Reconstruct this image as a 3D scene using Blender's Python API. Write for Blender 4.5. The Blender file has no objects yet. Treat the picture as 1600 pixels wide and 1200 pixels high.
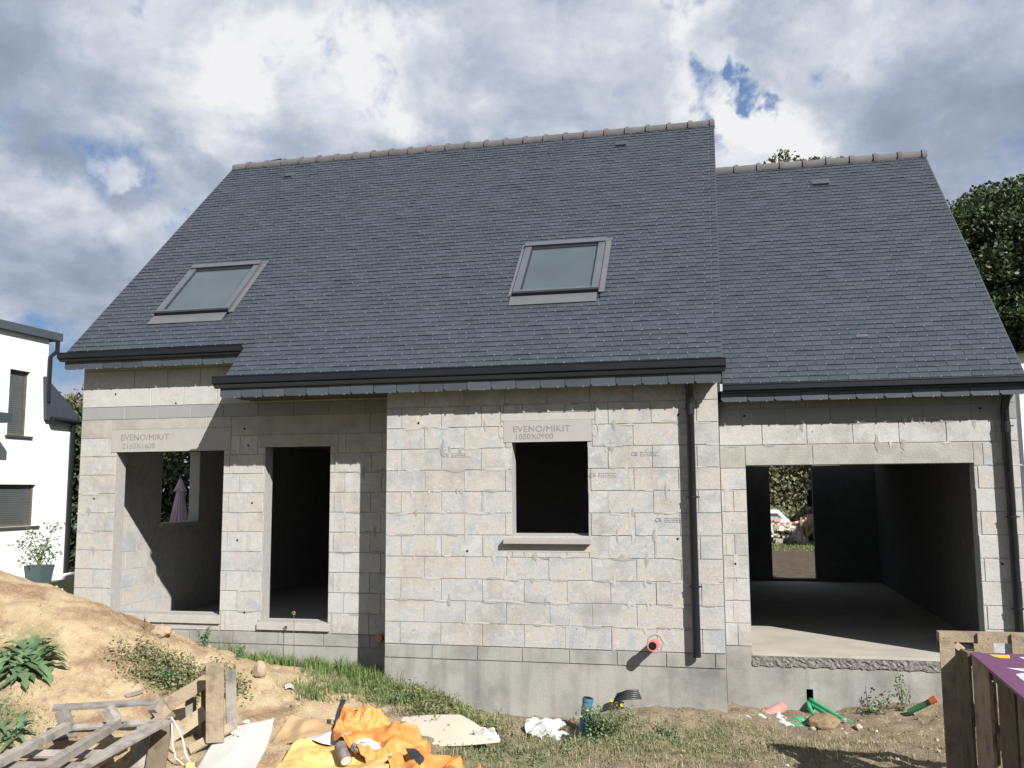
import bpy, bmesh, math, random
import numpy as np
from mathutils import Vector, Matrix, noise as mnoise
random.seed(7); rng = np.random.default_rng(7)
S = bpy.context.scene
COL = S.collection
# ------------------------------------------------------------------ camera
CAM = np.array([3.90339, -10.37351, 1.74559]); YAW, PITCH, ROLL, FPX = .22415034, .11573487, -.00637011, 1439.8486
_F = np.array([-math.sin(YAW)*math.cos(PITCH), math.cos(YAW)*math.cos(PITCH), math.sin(PITCH)])
_R = np.array([math.cos(YAW), math.sin(YAW), 0.]); _U = np.cross(_R, _F)
_R2 = _R*math.cos(ROLL)+_U*math.sin(ROLL); _U2 = _U*math.cos(ROLL)-_R*math.sin(ROLL)
cd = bpy.data.cameras.new('camera'); cam = bpy.data.objects.new('camera', cd); COL.objects.link(cam)
cd.sensor_width = 36; cd.lens = FPX/1600*36; cd.clip_start = .05; cd.clip_end = 2000
cam.matrix_world = Matrix(((_R2[0], _U2[0], -_F[0], CAM[0]), (_R2[1], _U2[1], -_F[1], CAM[1]), (_R2[2], _U2[2], -_F[2], CAM[2]), (0, 0, 0, 1)))
S.camera = cam
def ray(px, py): return _F+_R2*(px-800)/FPX-_U2*(py-600)/FPX
def at(px, py, Y):                      # survey helper: point of the plane y = Y seen at a measured spot
    d = ray(px, py); t = (Y-CAM[1])/d[1]; return CAM+d*t
def atx(px, py, X):
    d = ray(px, py); t = (X-CAM[0])/d[0]; return CAM+d*t
# ------------------------------------------------------------------ light
SUN = Vector((1, -1, .98)).normalized()
w = bpy.data.worlds.new('World'); S.world = w; w.use_nodes = True
nt = w.node_tree; N = nt.nodes; L = nt.links; N.clear()
def nd(t, **k):
    n = N.new(t)
    for a, b in k.items(): setattr(n, a, b)
    return n
def mth(op, a, b=None, c=None, clamp=False):
    n = nd('ShaderNodeMath', operation=op, use_clamp=clamp)
    for i, v in enumerate((a, b, c)):
        if v is None: continue
        if hasattr(v, 'links'): L.new(v, n.inputs[i])
        else: n.inputs[i].default_value = v
    return n.outputs[0]
def vm(op, a, b=None):
    n = nd('ShaderNodeVectorMath', operation=op)
    for i, v in enumerate((a, b)):
        if v is None: continue
        if hasattr(v, 'links'): L.new(v, n.inputs[i])
        else: n.inputs[i].default_value = v
    return n.outputs['Value'] if op in ('DOT_PRODUCT', 'LENGTH') else n.outputs[0]
def nz(vec, scale, detail=6, rough=.55, dist=0, col=False):
    n = nd('ShaderNodeTexNoise'); n.inputs['Scale'].default_value = scale; n.inputs['Detail'].default_value = detail
    n.inputs['Roughness'].default_value = rough; n.inputs['Distortion'].default_value = dist; L.new(vec, n.inputs['Vector'])
    return n.outputs['Color' if col else 'Fac']
def mapr(v, a, b, c=0., d=1.):
    n = nd('ShaderNodeMapRange', interpolation_type='SMOOTHSTEP'); L.new(v, n.inputs[0])
    for i, x in zip((1, 2, 3, 4), (a, b, c, d)): n.inputs[i].default_value = x
    return n.outputs[0]
def mixc(f, a, b):
    n = nd('ShaderNodeMix', data_type='RGBA')
    for s, v in ((0, f), (6, a), (7, b)):
        if hasattr(v, 'links'): L.new(v, n.inputs[s])
        else: n.inputs[s].default_value = v if s == 0 else (*v, 1)
    return n.outputs[2]
tc = nd('ShaderNodeTexCoord').outputs['Generated']
sky = nd('ShaderNodeTexSky', sky_type='NISHITA', sun_disc=False); sky.sun_elevation = math.asin(SUN.z); sky.sun_rotation = math.radians(135)
sky.air_density = 1.2; sky.dust_density = 1.5
sk = vm('SCALE', sky.outputs[0]); sk.node.inputs['Scale'].default_value = .085
sep = nd('ShaderNodeSeparateXYZ'); L.new(tc, sep.inputs[0])
zz = mth('ADD', mth('MAXIMUM', sep.outputs[2], 0), .22)
cmb = nd('ShaderNodeCombineXYZ'); L.new(mth('DIVIDE', sep.outputs[0], zz), cmb.inputs[0]); L.new(mth('DIVIDE', sep.outputs[1], zz), cmb.inputs[1])
cp = cmb.outputs[0]
off = vm('SCALE', vm('SUBTRACT', nz(tc, 5., 6, .6, 0, True), (.5, .5, .5))); off.node.inputs['Scale'].default_value = .30
dirn = vm('NORMALIZE', vm('ADD', tc, off))
def blob(px, py, r):
    d = ray(px, py); d = d/np.linalg.norm(d); a = r/FPX
    return mapr(vm('DOT_PRODUCT', dirn, tuple(d)), math.cos(a*1.6), math.cos(a*.25))
n1 = nz(cp, 3.1, 10, .6, .25); n2 = nz(vm('ADD', cp, (5.2, 1.3, 0)), .8, 5, .5); n3 = nz(tc, 9, 9, .62, .5); n4 = nz(tc, 26, 6, .6, .2)
B = mth('ADD', mth('MULTIPLY', mth('SUBTRACT', n1, .5), 1.35), mth('MULTIPLY', mth('SUBTRACT', n2, .5), 1.0))
B = mth('ADD', B, mth('MULTIPLY', mth('SUBTRACT', n3, .5), .8)); B = mth('ADD', B, mth('MULTIPLY', mth('SUBTRACT', n4, .5), .35)); B = mth('ADD', B, .46)
for px, py, r, wgt in ((290, 90, 130, .36), (400, 60, 60, .12), (330, 170, 80, .22), (540, 150, 90, .33), (655, 165, 60, .3), (800, 110, 90, .3), (1145, 75, 75, .42), (1190, 230, 85, .7), (1000, 120, 90, .3),
    (0, 210, 50, .2), (1290, 150, 90, .22), (1480, 130, 110, .2), (1400, 50, 60, .15), (100, 350, 60, .22), (170, 255, 22, .5), (230, 390, 50, .22), (50, 300, 50, .22), (930, 40, 150, -.20), (60, 110, 170, -.3), (170, 190, 90, -.2),
    (680, 40, 90, -.12), (240, 300, 60, -.2), (1500, 220, 110, -.2), (1560, 320, 120, -.12), (60, 430, 90, -.12), (600, 200, 50, .1), (1420, 210, 70, -.12), (560, 20, 70, .1)):
    B = mth('ADD', B, mth('MULTIPLY', blob(px, py, r), wgt*(1.05 if wgt > 0 else .6) if (px, py) != (1190, 230) else .55))
rmp = nd('ShaderNodeValToRGB'); L.new(B, rmp.inputs[0]); e = rmp.color_ramp.elements
e[0].position = .0; e[0].color = (.30, .355, .475, 1); e[1].position = 1.0; e[1].color = (.97, .97, .99, 1)
for p, c in ((.25, (.37, .43, .55, 1)), (.5, (.51, .57, .68, 1)), (.72, (.69, .735, .815, 1)), (.9, (.87, .89, .93, 1))):
    q = e.new(p); q.color = c
gap = mth('MULTIPLY', mapr(nz(vm('ADD', cp, (2.1, 7.7, 0)), 1.3, 7, .6), .60, .68), .55)
for px, py, r, wgt in ((1178, 168, 66, .95), (1238, 130, 34, .95), (1350, 118, 24, .5), (1120, 200, 30, .9), (112, 575, 55, .95), (372, 12, 26, .6), (150, 215, 70, .25), (1590, 300, 60, .3)):
    gap = mth('ADD', gap, mth('MULTIPLY', blob(px, py, r), wgt))
gap = mth('SUBTRACT', gap, mth('MULTIPLY', blob(1190, 240, 70), 1.2))
gap = mapr(mth('ADD', mth('MULTIPLY', gap, .92), mth('MULTIPLY', mth('ADD', mth('SUBTRACT', n3, .5), mth('MULTIPLY', mth('SUBTRACT', n4, .5), .8)), 2.6)), .15, 1.15)
blue = mixc(.3, (.13, .29, .62), sk)
cl = mixc(mth('MULTIPLY', gap, .95), rmp.outputs[0], blue)
hz = mapr(sep.outputs[2], .0, .16, .55, 0.)
cl = mixc(hz, cl, (.60, .67, .78))
bg = nd('ShaderNodeBackground'); L.new(cl, bg.inputs[0]); bg.inputs[1].default_value = .46
wo = nd('ShaderNodeOutputWorld'); L.new(bg.outputs[0], wo.inputs[0])
sl = bpy.data.lights.new('sun', 'SUN'); so = bpy.data.objects.new('sun', sl); COL.objects.link(so)
sl.energy = 5.0; sl.angle = math.radians(.53); sl.color = (1, .97, .93)
so.rotation_euler = SUN.to_track_quat('Z', 'Y').to_euler(); so.location = (10, -12, 12)
S.view_settings.view_transform = 'Standard'; S.view_settings.look = 'None'; S.view_settings.exposure = 1.0; S.view_settings.gamma = 1
S.view_settings.use_curve_mapping = False
S.cycles.max_bounces = 6; S.cycles.diffuse_bounces = 5

# ------------------------------------------------------------------ materials
def material(name, c1, c2=None, scale=6., rough=.85, bump=.2, bscale=60., spec=.3, island=0., objr=0., c3=None, s3=1.2, streak=None, trans=0., metal=0., speck=0.):
    """procedural: two tones over noise, third broad stain tone, random tone per object or mesh island, fine bump"""
    c1 = tuple(x*.76 for x in c1); c2 = tuple(x*.76 for x in c2) if c2 else None; c3 = tuple(x*.76 for x in c3) if c3 else None
    m = bpy.data.materials.new(name); m.use_nodes = True
    t = m.node_tree; n = t.nodes; l = t.links; b = n['Principled BSDF']
    pos = n.new('ShaderNodeNewGeometry'); oi = n.new('ShaderNodeObjectInfo')
    def NZ(sc, det=5, r=.55, vec=None):
        q = n.new('ShaderNodeTexNoise'); q.inputs['Scale'].default_value = sc; q.inputs['Detail'].default_value = det; q.inputs['Roughness'].default_value = r
        l.new(vec or pos.outputs['Position'], q.inputs['Vector']); return q.outputs['Fac']
    def MR(v, a, bb, c=0., d=1.):
        q = n.new('ShaderNodeMapRange'); l.new(v, q.inputs[0])
        for i, x in zip((1, 2, 3, 4), (a, bb, c, d)): q.inputs[i].default_value = x
        return q.outputs[0]
    def MX(f, a, bb, mode='MIX'):
        q = n.new('ShaderNodeMix'); q.data_type = 'RGBA'; q.blend_type = mode
        for s, v in ((0, f), (6, a), (7, bb)):
            if hasattr(v, 'links'): l.new(v, q.inputs[s])
            else: q.inputs[s].default_value = v if s == 0 else (*v, 1)
        return q.outputs[2]
    col = MX(MR(NZ(scale), .3, .7), c1, c2 or c1)
    if c3: col = MX(MR(NZ(s3, 4, .6), .48, .72), col, c3)
    if objr or island:
        ad = n.new('ShaderNodeMath'); ad.operation = 'ADD'; l.new(pos.outputs['Random Per Island'], ad.inputs[0]); l.new(oi.outputs['Random'], ad.inputs[1])
        fr = n.new('ShaderNodeMath'); fr.operation = 'FRACT'; l.new(ad.outputs[0], fr.inputs[0])
        k = max(objr, island); v = MR(fr.outputs[0], 0, 1, 1-k, 1+k)
        cb = n.new('ShaderNodeCombineColor')
        for i in range(3): l.new(v, cb.inputs[i])
        col = MX(1., col, cb.outputs[0], 'MULTIPLY')
    if speck:
        col = MX(MR(NZ(bscale*1.3, 3, .7), .54, .68, 0, speck), col, tuple(x*.35 for x in c1))
    if streak:
        mp = n.new('ShaderNodeMapping'); mp.inputs['Scale'].default_value = streak; l.new(pos.outputs['Position'], mp.inputs[0])
        col = MX(MR(NZ(1., 5, .6, mp.outputs[0]), .5, .75, 0, .55), col, tuple(x*.5 for x in c1))
    l.new(col, b.inputs['Base Color']); b.inputs['Roughness'].default_value = rough; b.inputs['Specular IOR Level'].default_value = spec; b.inputs['Metallic'].default_value = metal
    if bump:
        bp = n.new('ShaderNodeBump'); bp.inputs['Strength'].default_value = bump; bp.inputs['Distance'].default_value = .02
        l.new(NZ(bscale, 4, .65), bp.inputs['Height']); l.new(bp.outputs[0], b.inputs['Normal'])
    if trans:
        tr = n.new('ShaderNodeBsdfTranslucent'); l.new(col, tr.inputs[0]); ms = n.new('ShaderNodeMixShader'); ms.inputs[0].default_value = trans
        l.new(b.outputs[0], ms.inputs[1]); l.new(tr.outputs[0], ms.inputs[2]); l.new(ms.outputs[0], n['Material Output'].inputs[0])
    return m
def block_material(name, tones, dark=1.):
    m = bpy.data.materials.new(name); m.use_nodes = True
    t = m.node_tree; n = t.nodes; l = t.links; b = n['Principled BSDF']
    g = n.new('ShaderNodeNewGeometry'); oi = n.new('ShaderNodeObjectInfo')
    def nzz(vec, sc, det, r=.6):
        q = n.new('ShaderNodeTexNoise'); q.inputs['Scale'].default_value = sc; q.inputs['Detail'].default_value = det; q.inputs['Roughness'].default_value = r; l.new(vec, q.inputs['Vector']); return q.outputs['Fac']
    def mr(v, a, bb, c, d):
        q = n.new('ShaderNodeMapRange'); l.new(v, q.inputs[0])
        for i, x in zip((1, 2, 3, 4), (a, bb, c, d)): q.inputs[i].default_value = x
        return q.outputs[0]
    def mx(f, a, bb, mode='MIX'):
        q = n.new('ShaderNodeMix'); q.data_type = 'RGBA'; q.blend_type = mode
        for s, v in ((0, f), (6, a), (7, bb)):
            if hasattr(v, 'links'): l.new(v, q.inputs[s])
            else: q.inputs[s].default_value = v if s == 0 else (*v, 1)
        return q.outputs[2]
    P = g.outputs['Position']
    o3 = n.new('ShaderNodeVectorMath'); o3.operation = 'SCALE'; cb = n.new('ShaderNodeCombineXYZ')
    for i in range(3): l.new(oi.outputs['Random'], cb.inputs[i])
    l.new(cb.outputs[0], o3.inputs[0]); o3.inputs['Scale'].default_value = 37.
    PA = n.new('ShaderNodeVectorMath'); PA.operation = 'ADD'; l.new(P, PA.inputs[0]); l.new(o3.outputs[0], PA.inputs[1]); PA = PA.outputs[0]
    sel = n.new('ShaderNodeMath'); sel.operation = 'ADD'; l.new(mr(oi.outputs['Random'], 0, 1, .2, .8), sel.inputs[0]); l.new(mr(nzz(PA, 5., 5), .3, .7, -.45, .45), sel.inputs[1])
    r = n.new('ShaderNodeValToRGB'); l.new(sel.outputs[0], r.inputs[0]); r.color_ramp.elements[0].color = (*tones[0], 1); r.color_ramp.elements[1].color = (*tones[-1], 1)
    r.color_ramp.elements[0].position = .05; r.color_ramp.elements[1].position = .97
    for i, tn in enumerate(tones[1:-1]):
        q = r.color_ramp.elements.new((i+1)/(len(tones)-1)); q.color = (*tn, 1)
    col = r.outputs[0]
    col = mx(mr(nzz(PA, 120, 3, .7), .52, .68, 0, .5), col, (.14, .14, .14))      # open dark pores
    col = mx(mr(nzz(PA, 75, 3, .7), .56, .72, 0, .55), col, (.54, .53, .51))      # pale grains
    col = mx(mr(nzz(P, 1.3, 7, .7), .50, .66, 0, .62), col, (.235, .225, .205)); col = mx(mr(nzz(P, 5.5, 6, .7), .56, .70, 0, .45), col, (.30, .275, .235)); col = mx(mr(nzz(PA, 17, 5, .7), .55, .68, 0, .45), col, (.52, .505, .48))     # broad damp stains
    mp = n.new('ShaderNodeMapping'); mp.inputs['Scale'].default_value = (9, 9, .9); l.new(P, mp.inputs[0])
    col = mx(mr(nzz(mp.outputs[0], 1., 5, .6), .56, .74, 0, .30), col, (.28, .27, .25))
    v = n.new('ShaderNodeHueSaturation'); v.inputs['Value'].default_value = dark*.86; l.new(col, v.inputs['Color'])
    l.new(v.outputs[0], b.inputs['Base Color']); b.inputs['Roughness'].default_value = .92; b.inputs['Specular IOR Level'].default_value = .2
    bp = n.new('ShaderNodeBump'); bp.inputs['Strength'].default_value = .55; bp.inputs['Distance'].default_value = .012
    l.new(nzz(PA, 95, 4, .7), bp.inputs['Height']); l.new(bp.outputs[0], b.inputs['Normal'])
    return m
M = {}
M['block'] = block_material('concrete_block', [(.325, .335, .335), (.36, .366, .36), (.40, .39, .37), (.41, .375, .325), (.345, .355, .353), (.43, .42, .40)])
M['block_light'] = block_material('pale_concrete_block', [(.39, .39, .38), (.42, .415, .395), (.40, .39, .365), (.44, .435, .415)])
M['mortar'] = material('mortar', (.39, .38, .36), (.33, .325, .305), 14, .95, .4, 90, .2)
M['mortar_dark'] = material('damp_mortar', (.27, .26, .245), (.34, .33, .31), 18, .95, .3, 90, .2)
M['mortar_pale'] = material('pale_mortar', (.45, .43, .40), (.38, .365, .34), 14, .95, .3, 90, .2)
M['band'] = material('smooth_grey_concrete', (.25, .255, .252), (.275, .275, .27), 5, .9, .15, 70, .2, objr=.05)
M['rough_band'] = material('rough_poured_concrete', (.39, .375, .345), (.32, .305, .28), 6, .9, .35, 50, .2, c3=(.30, .28, .25), s3=3)
M['lintel'] = material('precast_lintel', (.35, .335, .315), (.375, .36, .34), 7, .85, .08, 90, .2, speck=.15)
M['foundation'] = material('foundation_concrete', (.30, .295, .275), (.36, .35, .315), 2.2, .92, .25, 60, .2, c3=(.19, .185, .17), s3=1.5, streak=(5, 5, .6))
M['slab'] = material('screed_slab', (.46, .43, .37), (.41, .385, .33), 3, .8, .06, 40, .3, c3=(.36, .335, .29), s3=2.5)
M['aggregate'] = material('rough_aggregate', (.36, .34, .31), (.13, .12, .11), 48, .95, 1., 60, .1, c3=(.06, .055, .05), s3=38)
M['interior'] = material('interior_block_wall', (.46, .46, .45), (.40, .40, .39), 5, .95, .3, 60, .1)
M['garage_inner_shaded'] = material('shaded_interior_wall', (.20, .20, .195), (.16, .16, .155), 5, .95, .3, 60, .1)  # darkened copy of the interior wall; garage shade is in its colour
M['slate'] = material('roof_slate', (.045, .053, .068), (.056, .065, .081), 7, .52, .25, 60, .27, island=.11, c3=(.045, .056, .066), s3=.8)
M['facia_slate'] = material('verge_slate', (.046, .057, .070), (.057, .068, .081), 10, .5, .15, 60, .4, island=.16, objr=.16)
M['hook'] = material('steel_hook', (.36, .385, .43), None, 5, .3, 0, 10, .6, metal=.7)
M['gutter'] = material('anthracite_gutter', (.008, .010, .013), (.011, .013, .016), 4, .35, .02, 30, .35)
M['ridge'] = material('ridge_clay', (.105, .098, .10), (.135, .126, .127), 9, .8, .25, 60, .25, objr=.12)
M['flash'] = material('zinc_flashing', (.125, .128, .138), (.15, .152, .16), 5, .45, .03, 30, .5, metal=.2)
M['skyframe'] = material('grey_roof_window_frame', (.085, .094, .108), (.10, .108, .122), 5, .42, .02, 20, .5)
M['skyframe_dark'] = material('dark_roof_window_seal', (.02, .023, .03), None, 5, .5, 0, 20, .4)
M['deck'] = material('roof_deck', (.03, .03, .033), None, 5, .9, 0, 10, .1)
M['dark'] = material('painted_hole_shade', (.012, .012, .013), None, 5, .9, 0, 10, .1)  # near-black colour stands in for the shade inside holes and bores
M['soffit'] = material('soffit_board', (.10, .085, .07), (.08, .07, .055), 8, .8, .1, 40, .2)
M['sill'] = material('window_sill_concrete', (.33, .31, .295), (.36, .34, .32), 12, .8, .1, 80, .25)
M['ink'] = material('stencil_ink', (.19, .175, .165), (.29, .275, .26), 28, .9, 0, 10, .1)
M['stamp'] = material('block_stamp_ink', (.23, .24, .245), (.36, .36, .35), 70, .9, 0, 10, .1)
M['pvc_red'] = material('red_plastic_pipe', (.62, .13, .12), (.66, .20, .18), 6, .45, .02, 20, .5)
def glass(name, c, rough, ior):
    m = bpy.data.materials.new(name); m.use_nodes = True; b = m.node_tree.nodes['Principled BSDF']
    n = m.node_tree.nodes; l = m.node_tree.links
    q = n.new('ShaderNodeTexNoise'); q.inputs['Scale'].default_value = 1.8; q.inputs['Detail'].default_value = 2
    g = n.new('ShaderNodeNewGeometry'); l.new(g.outputs['Position'], q.inputs['Vector'])
    x = n.new('ShaderNodeMix'); x.data_type = 'RGBA'; l.new(q.outputs['Fac'], x.inputs[0]); x.inputs[6].default_value = (*c, 1); x.inputs[7].default_value = (*[v*1.6 for v in c], 1); l.new(x.outputs[2], b.inputs['Base Color'])
    b.inputs['Roughness'].default_value = rough; b.inputs['IOR'].default_value = ior; b.inputs['Specular IOR Level'].default_value = .6
    return m
M['glass'] = glass('tinted_glass', (.040, .050, .055), .05, 1.62)
def wood(name, c1, c2):
    m = material(name, c1, c2, 9, .85, .4, 70, .2, objr=.22, c3=tuple(x*.55 for x in c1), s3=7, speck=.35)
    return m
M['wood'] = wood('weathered_pallet_wood', (.33, .26, .18), (.40, .32, .225))
M['wood_grey'] = wood('grey_weathered_wood', (.27, .245, .215), (.36, .33, .295))
M['wood_brown'] = wood('brown_pallet_wood', (.17, .135, .09), (.22, .175, .12))

# ------------------------------------------------------------------ mesh helpers
class MB:
    def __init__(s): s.v = []; s.f = []
    def box(s, x0, x1, y0, y1, z0, z1):
        k = len(s.v); s.v += [(x, y, z) for x in (x0, x1) for y in (y0, y1) for z in (z0, z1)]
        s.f += [tuple(k+i for i in q) for q in ((0, 1, 3, 2), (4, 6, 7, 5), (0, 4, 5, 1), (2, 3, 7, 6), (0, 2, 6, 4), (1, 5, 7, 3))]; return s
    def beam(s, a, b, wd, th, up=(0, 0, 1), jig=0.):
        a = np.array(a, float); b = np.array(b, float); d = b-a; d = d/np.linalg.norm(d)
        u = np.array(up, float); sd = np.cross(d, u); sd = sd/np.linalg.norm(sd); u = np.cross(sd, d)
        k = len(s.v)
        for p in (a, b):
            for i in (-1, 1):
                for j in (-1, 1):
                    s.v.append(tuple(p+sd*i*wd/2*(1+random.uniform(-jig, jig))+u*j*th/2))
        s.f += [tuple(k+i for i in q) for q in ((0, 1, 3, 2), (4, 6, 7, 5), (0, 4, 5, 1), (2, 3, 7, 6), (0, 2, 6, 4), (1, 5, 7, 3))]; return s
    def tube(s, pts, r, n=10, cap=True, prof=None, flat=1.):
        pts = [np.array(p, float) for p in pts]; k = len(s.v); m = len(pts); last = None
        for i, p in enumerate(pts):
            d = pts[min(i+1, m-1)]-pts[max(i-1, 0)]; d = d/np.linalg.norm(d)
            u = np.array((0, 0, 1.)) if last is None else last
            if abs(d@u) > .97: u = np.array((1., 0, 0))
            a = np.cross(d, u); a = a/np.linalg.norm(a); b = np.cross(a, d); last = b
            rr = r[i] if hasattr(r, '__len__') else r
            for j in range(n):
                t = 2*math.pi*j/n; s.v.append(tuple(p+a*math.cos(t)*rr+b*math.sin(t)*rr*flat))
        for i in range(m-1):
            for j in range(n):
                s.f.append((k+i*n+j, k+i*n+(j+1) % n, k+(i+1)*n+(j+1) % n, k+(i+1)*n+j))
        if cap:
            s.f.append(tuple(k+j for j in range(n))[::-1]); s.f.append(tuple(k+(m-1)*n+j for j in range(n)))
        return s
    def prism(s, poly, axis, a, b):       # polygon in the two other axes, extruded along axis from a to b
        k = len(s.v); n = len(poly)
        for t in (a, b):
            for p, q in poly:
                s.v.append((t, p, q) if axis == 0 else (p, t, q) if axis == 1 else (p, q, t))
        s.f.append(tuple(range(k, k+n))[::-1]); s.f.append(tuple(range(k+n, k+2*n)))
        for i in range(n): s.f.append((k+i, k+(i+1) % n, k+n+(i+1) % n, k+n+i))
        return s
    def add(s, V, F):
        k = len(s.v); s.v += [tuple(p) for p in V]; s.f += [tuple(k+i for i in q) for q in F]; return s
    def build(s, name, mat, parent=None, smooth=False, local=False, kind=None, fix=True):
        me = bpy.data.meshes.new(name); off = Vector((0, 0, 0))
        if parent is not None and not local: off = wloc(parent)
        V = np.array(s.v, float)-np.array(off)
        me.from_pydata(V.tolist(), [], s.f); me.update()
        if fix:
            bm = bmesh.new(); bm.from_mesh(me); bmesh.ops.recalc_face_normals(bm, faces=bm.faces); bm.to_mesh(me); bm.free()
        if smooth: me.polygons.foreach_set('use_smooth', [True]*len(me.polygons))
        me.materials.append(mat); o = bpy.data.objects.new(name, me); COL.objects.link(o)
        if parent is not None: o.parent = parent
        if kind: o['kind'] = kind
        return o
def wloc(o):
    v = Vector((0, 0, 0))
    while o is not None: v = v+o.location; o = o.parent
    return v
def tag(o, label=None, cat=None, group=None, kind=None):
    if label: o['label'] = label
    if cat: o['category'] = cat
    if group: o['group'] = group
    if kind: o['kind'] = kind
    return o
def thing(name, label, cat, loc=(0, 0, 0), group=None):
    o = bpy.data.objects.new(name, None); COL.objects.link(o); o.location = loc; o.empty_display_size = .2
    return tag(o, label, cat, group)
def recentre(o):                       # top-level mesh: origin at the middle of its base
    V = np.array([v.co for v in o.data.vertices]); c = np.array([(V[:, 0].min()+V[:, 0].max())/2, (V[:, 1].min()+V[:, 1].max())/2, V[:, 2].min()])
    o.data.transform(Matrix.Translation(Vector(-c))); o.location = Vector(c); return o
def subtract(rects, h):
    out = []
    for (a, b, c, d) in rects:
        x0, x1, z0, z1 = h
        if x1 <= a or x0 >= b or z1 <= c or z0 >= d: out.append((a, b, c, d)); continue
        if x0 > a: out.append((a, x0, c, d))
        if x1 < b: out.append((x1, b, c, d))
        m0, m1 = max(a, x0), min(b, x1)
        if z0 > c: out.append((m0, m1, c, z0))
        if z1 < d: out.append((m0, m1, z1, d))
    return out
def text_mesh(name, body, size, mat, parent, origin, xdir=(1, 0, 0), zdir=(0, 0, 1), sx=1., bold=0.):
    cu = bpy.data.curves.new('lettering', 'FONT'); cu.body = body; cu.size = size; cu.offset = 0; cu.space_character = 1.06; cu.extrude = .0006
    t = bpy.data.objects.new('lettering_curve', cu); COL.objects.link(t); bpy.context.view_layer.update()
    me = bpy.data.meshes.new_from_object(t.evaluated_get(bpy.context.evaluated_depsgraph_get())); bpy.data.objects.remove(t); me.name = name
    X = Vector(xdir).normalized(); Z = Vector(zdir).normalized(); Y = X.cross(Z)*-1
    off = wloc(parent) if parent else Vector((0, 0, 0))
    if bold:
        bm = bmesh.new(); bm.from_mesh(me)
        for k_, dx in ((1, -bold*.7), (2, bold*.7)):
            t2 = me.copy(); t2.transform(Matrix.Translation((dx, dx*.5, -.0002*k_))); bm.from_mesh(t2)
        bm.to_mesh(me); bm.free()
    for v in me.vertices: v.co = Vector(origin)-off+X*v.co.x*sx+Z*v.co.y+Y*v.co.z*-1
    me.materials.clear(); me.materials.append(mat); o = bpy.data.objects.new(name, me); COL.objects.link(o); o.parent = parent; return o
# ------------------------------------------------------------------ terrain
CP = np.array([
(-4.6,.5,.25),(-3.5,.5,.0),(-2.5,.45,-.25),(-1.5,.5,-.42),(-.5,.45,-.45),(.3,-.05,-.5),(.8,-.1,-.62),(1.5,0,-.74),(2.4,0,-.72),
(3.0,-.05,-.6),(3.6,0,-.56),(4.3,.5,-.69),(5,.5,-.68),(5.6,.5,-.58),(6.5,.5,-.5),(7.5,.5,-.45),
(-5.1,-.8,.95),(-4.15,-.8,.70),(-3.2,-.8,.41),(-2.4,-.8,.13),(-1.7,-.8,-.11),(-.9,-.8,-.36),(-.4,-.8,-.44),
(-3.2,-2.9,-.4),(-2.6,-2.0,-.15),(-1.5,-2.8,-.62),(-1.3,-1.8,-.5),(0,-2.5,-.7),(0,-1.5,-.6),(2,-2,-.74),(4,-1.8,-.72),(6,-1.5,-.62),(8,-1,-.5),
(.5,-.8,-.56),(1.2,-.8,-.72),(2.9,-.45,-.58),(2.2,-.6,-.66),(3.5,-.7,-.66),(5.3,-.5,-.7),
(-6.5,-.8,1.0),(-8,-1,.9),(-6,-3,.2),(-9,-4,.2),(-6,2.5,.0),(-8,6,-.1),(-11,8,-.1),(-12,0,.2),
(0,-6,-.4),(4,-10,.05),(4,-14,.3),(-6,-10,.1),(12,-8,0),(12,0,-.3),(8,10,-.2),(0,12,-.2),(-8,14,-.1),
(-3,3,-.4),(0,4,-.55),(5,4,-.55),(0,9,-.35),(5,9,-.3),(3,3,-.6),(7,4,-.5),(-4,6,-.4)],float)
def _U(r2): return np.where(r2>1e-12, r2*np.log(np.maximum(r2,1e-12)), 0)
def _solve():
    n=len(CP); d=((CP[:,None,:2]-CP[None,:,:2])**2).sum(-1)
    K=_U(d)+np.eye(n)*.02; Pm=np.c_[np.ones(n),CP[:,:2]]
    A=np.block([[K,Pm],[Pm.T,np.zeros((3,3))]])
    return np.linalg.solve(A,np.r_[CP[:,2],0,0,0])
_W=_solve()
def ground(x,y):
    x=np.asarray(x,float); y=np.asarray(y,float); sh=np.broadcast(x,y).shape
    X=np.broadcast_to(x,sh).ravel(); Y=np.broadcast_to(y,sh).ravel()
    out=np.zeros(len(X))
    for i in range(0,len(X),20000):
        a=X[i:i+20000];b=Y[i:i+20000]
        d=(a[:,None]-CP[:,0])**2+(b[:,None]-CP[:,1])**2
        out[i:i+20000]=_U(d)@_W[:len(CP)]+_W[-3]+_W[-2]*a+_W[-1]*b
    r=np.hypot(X,Y+1); t=np.clip((r-12)/8,0,1); t=t*t*(3-2*t)
    out=out*(1-t)+(-.12)*t
    return out.reshape(sh)
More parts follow.
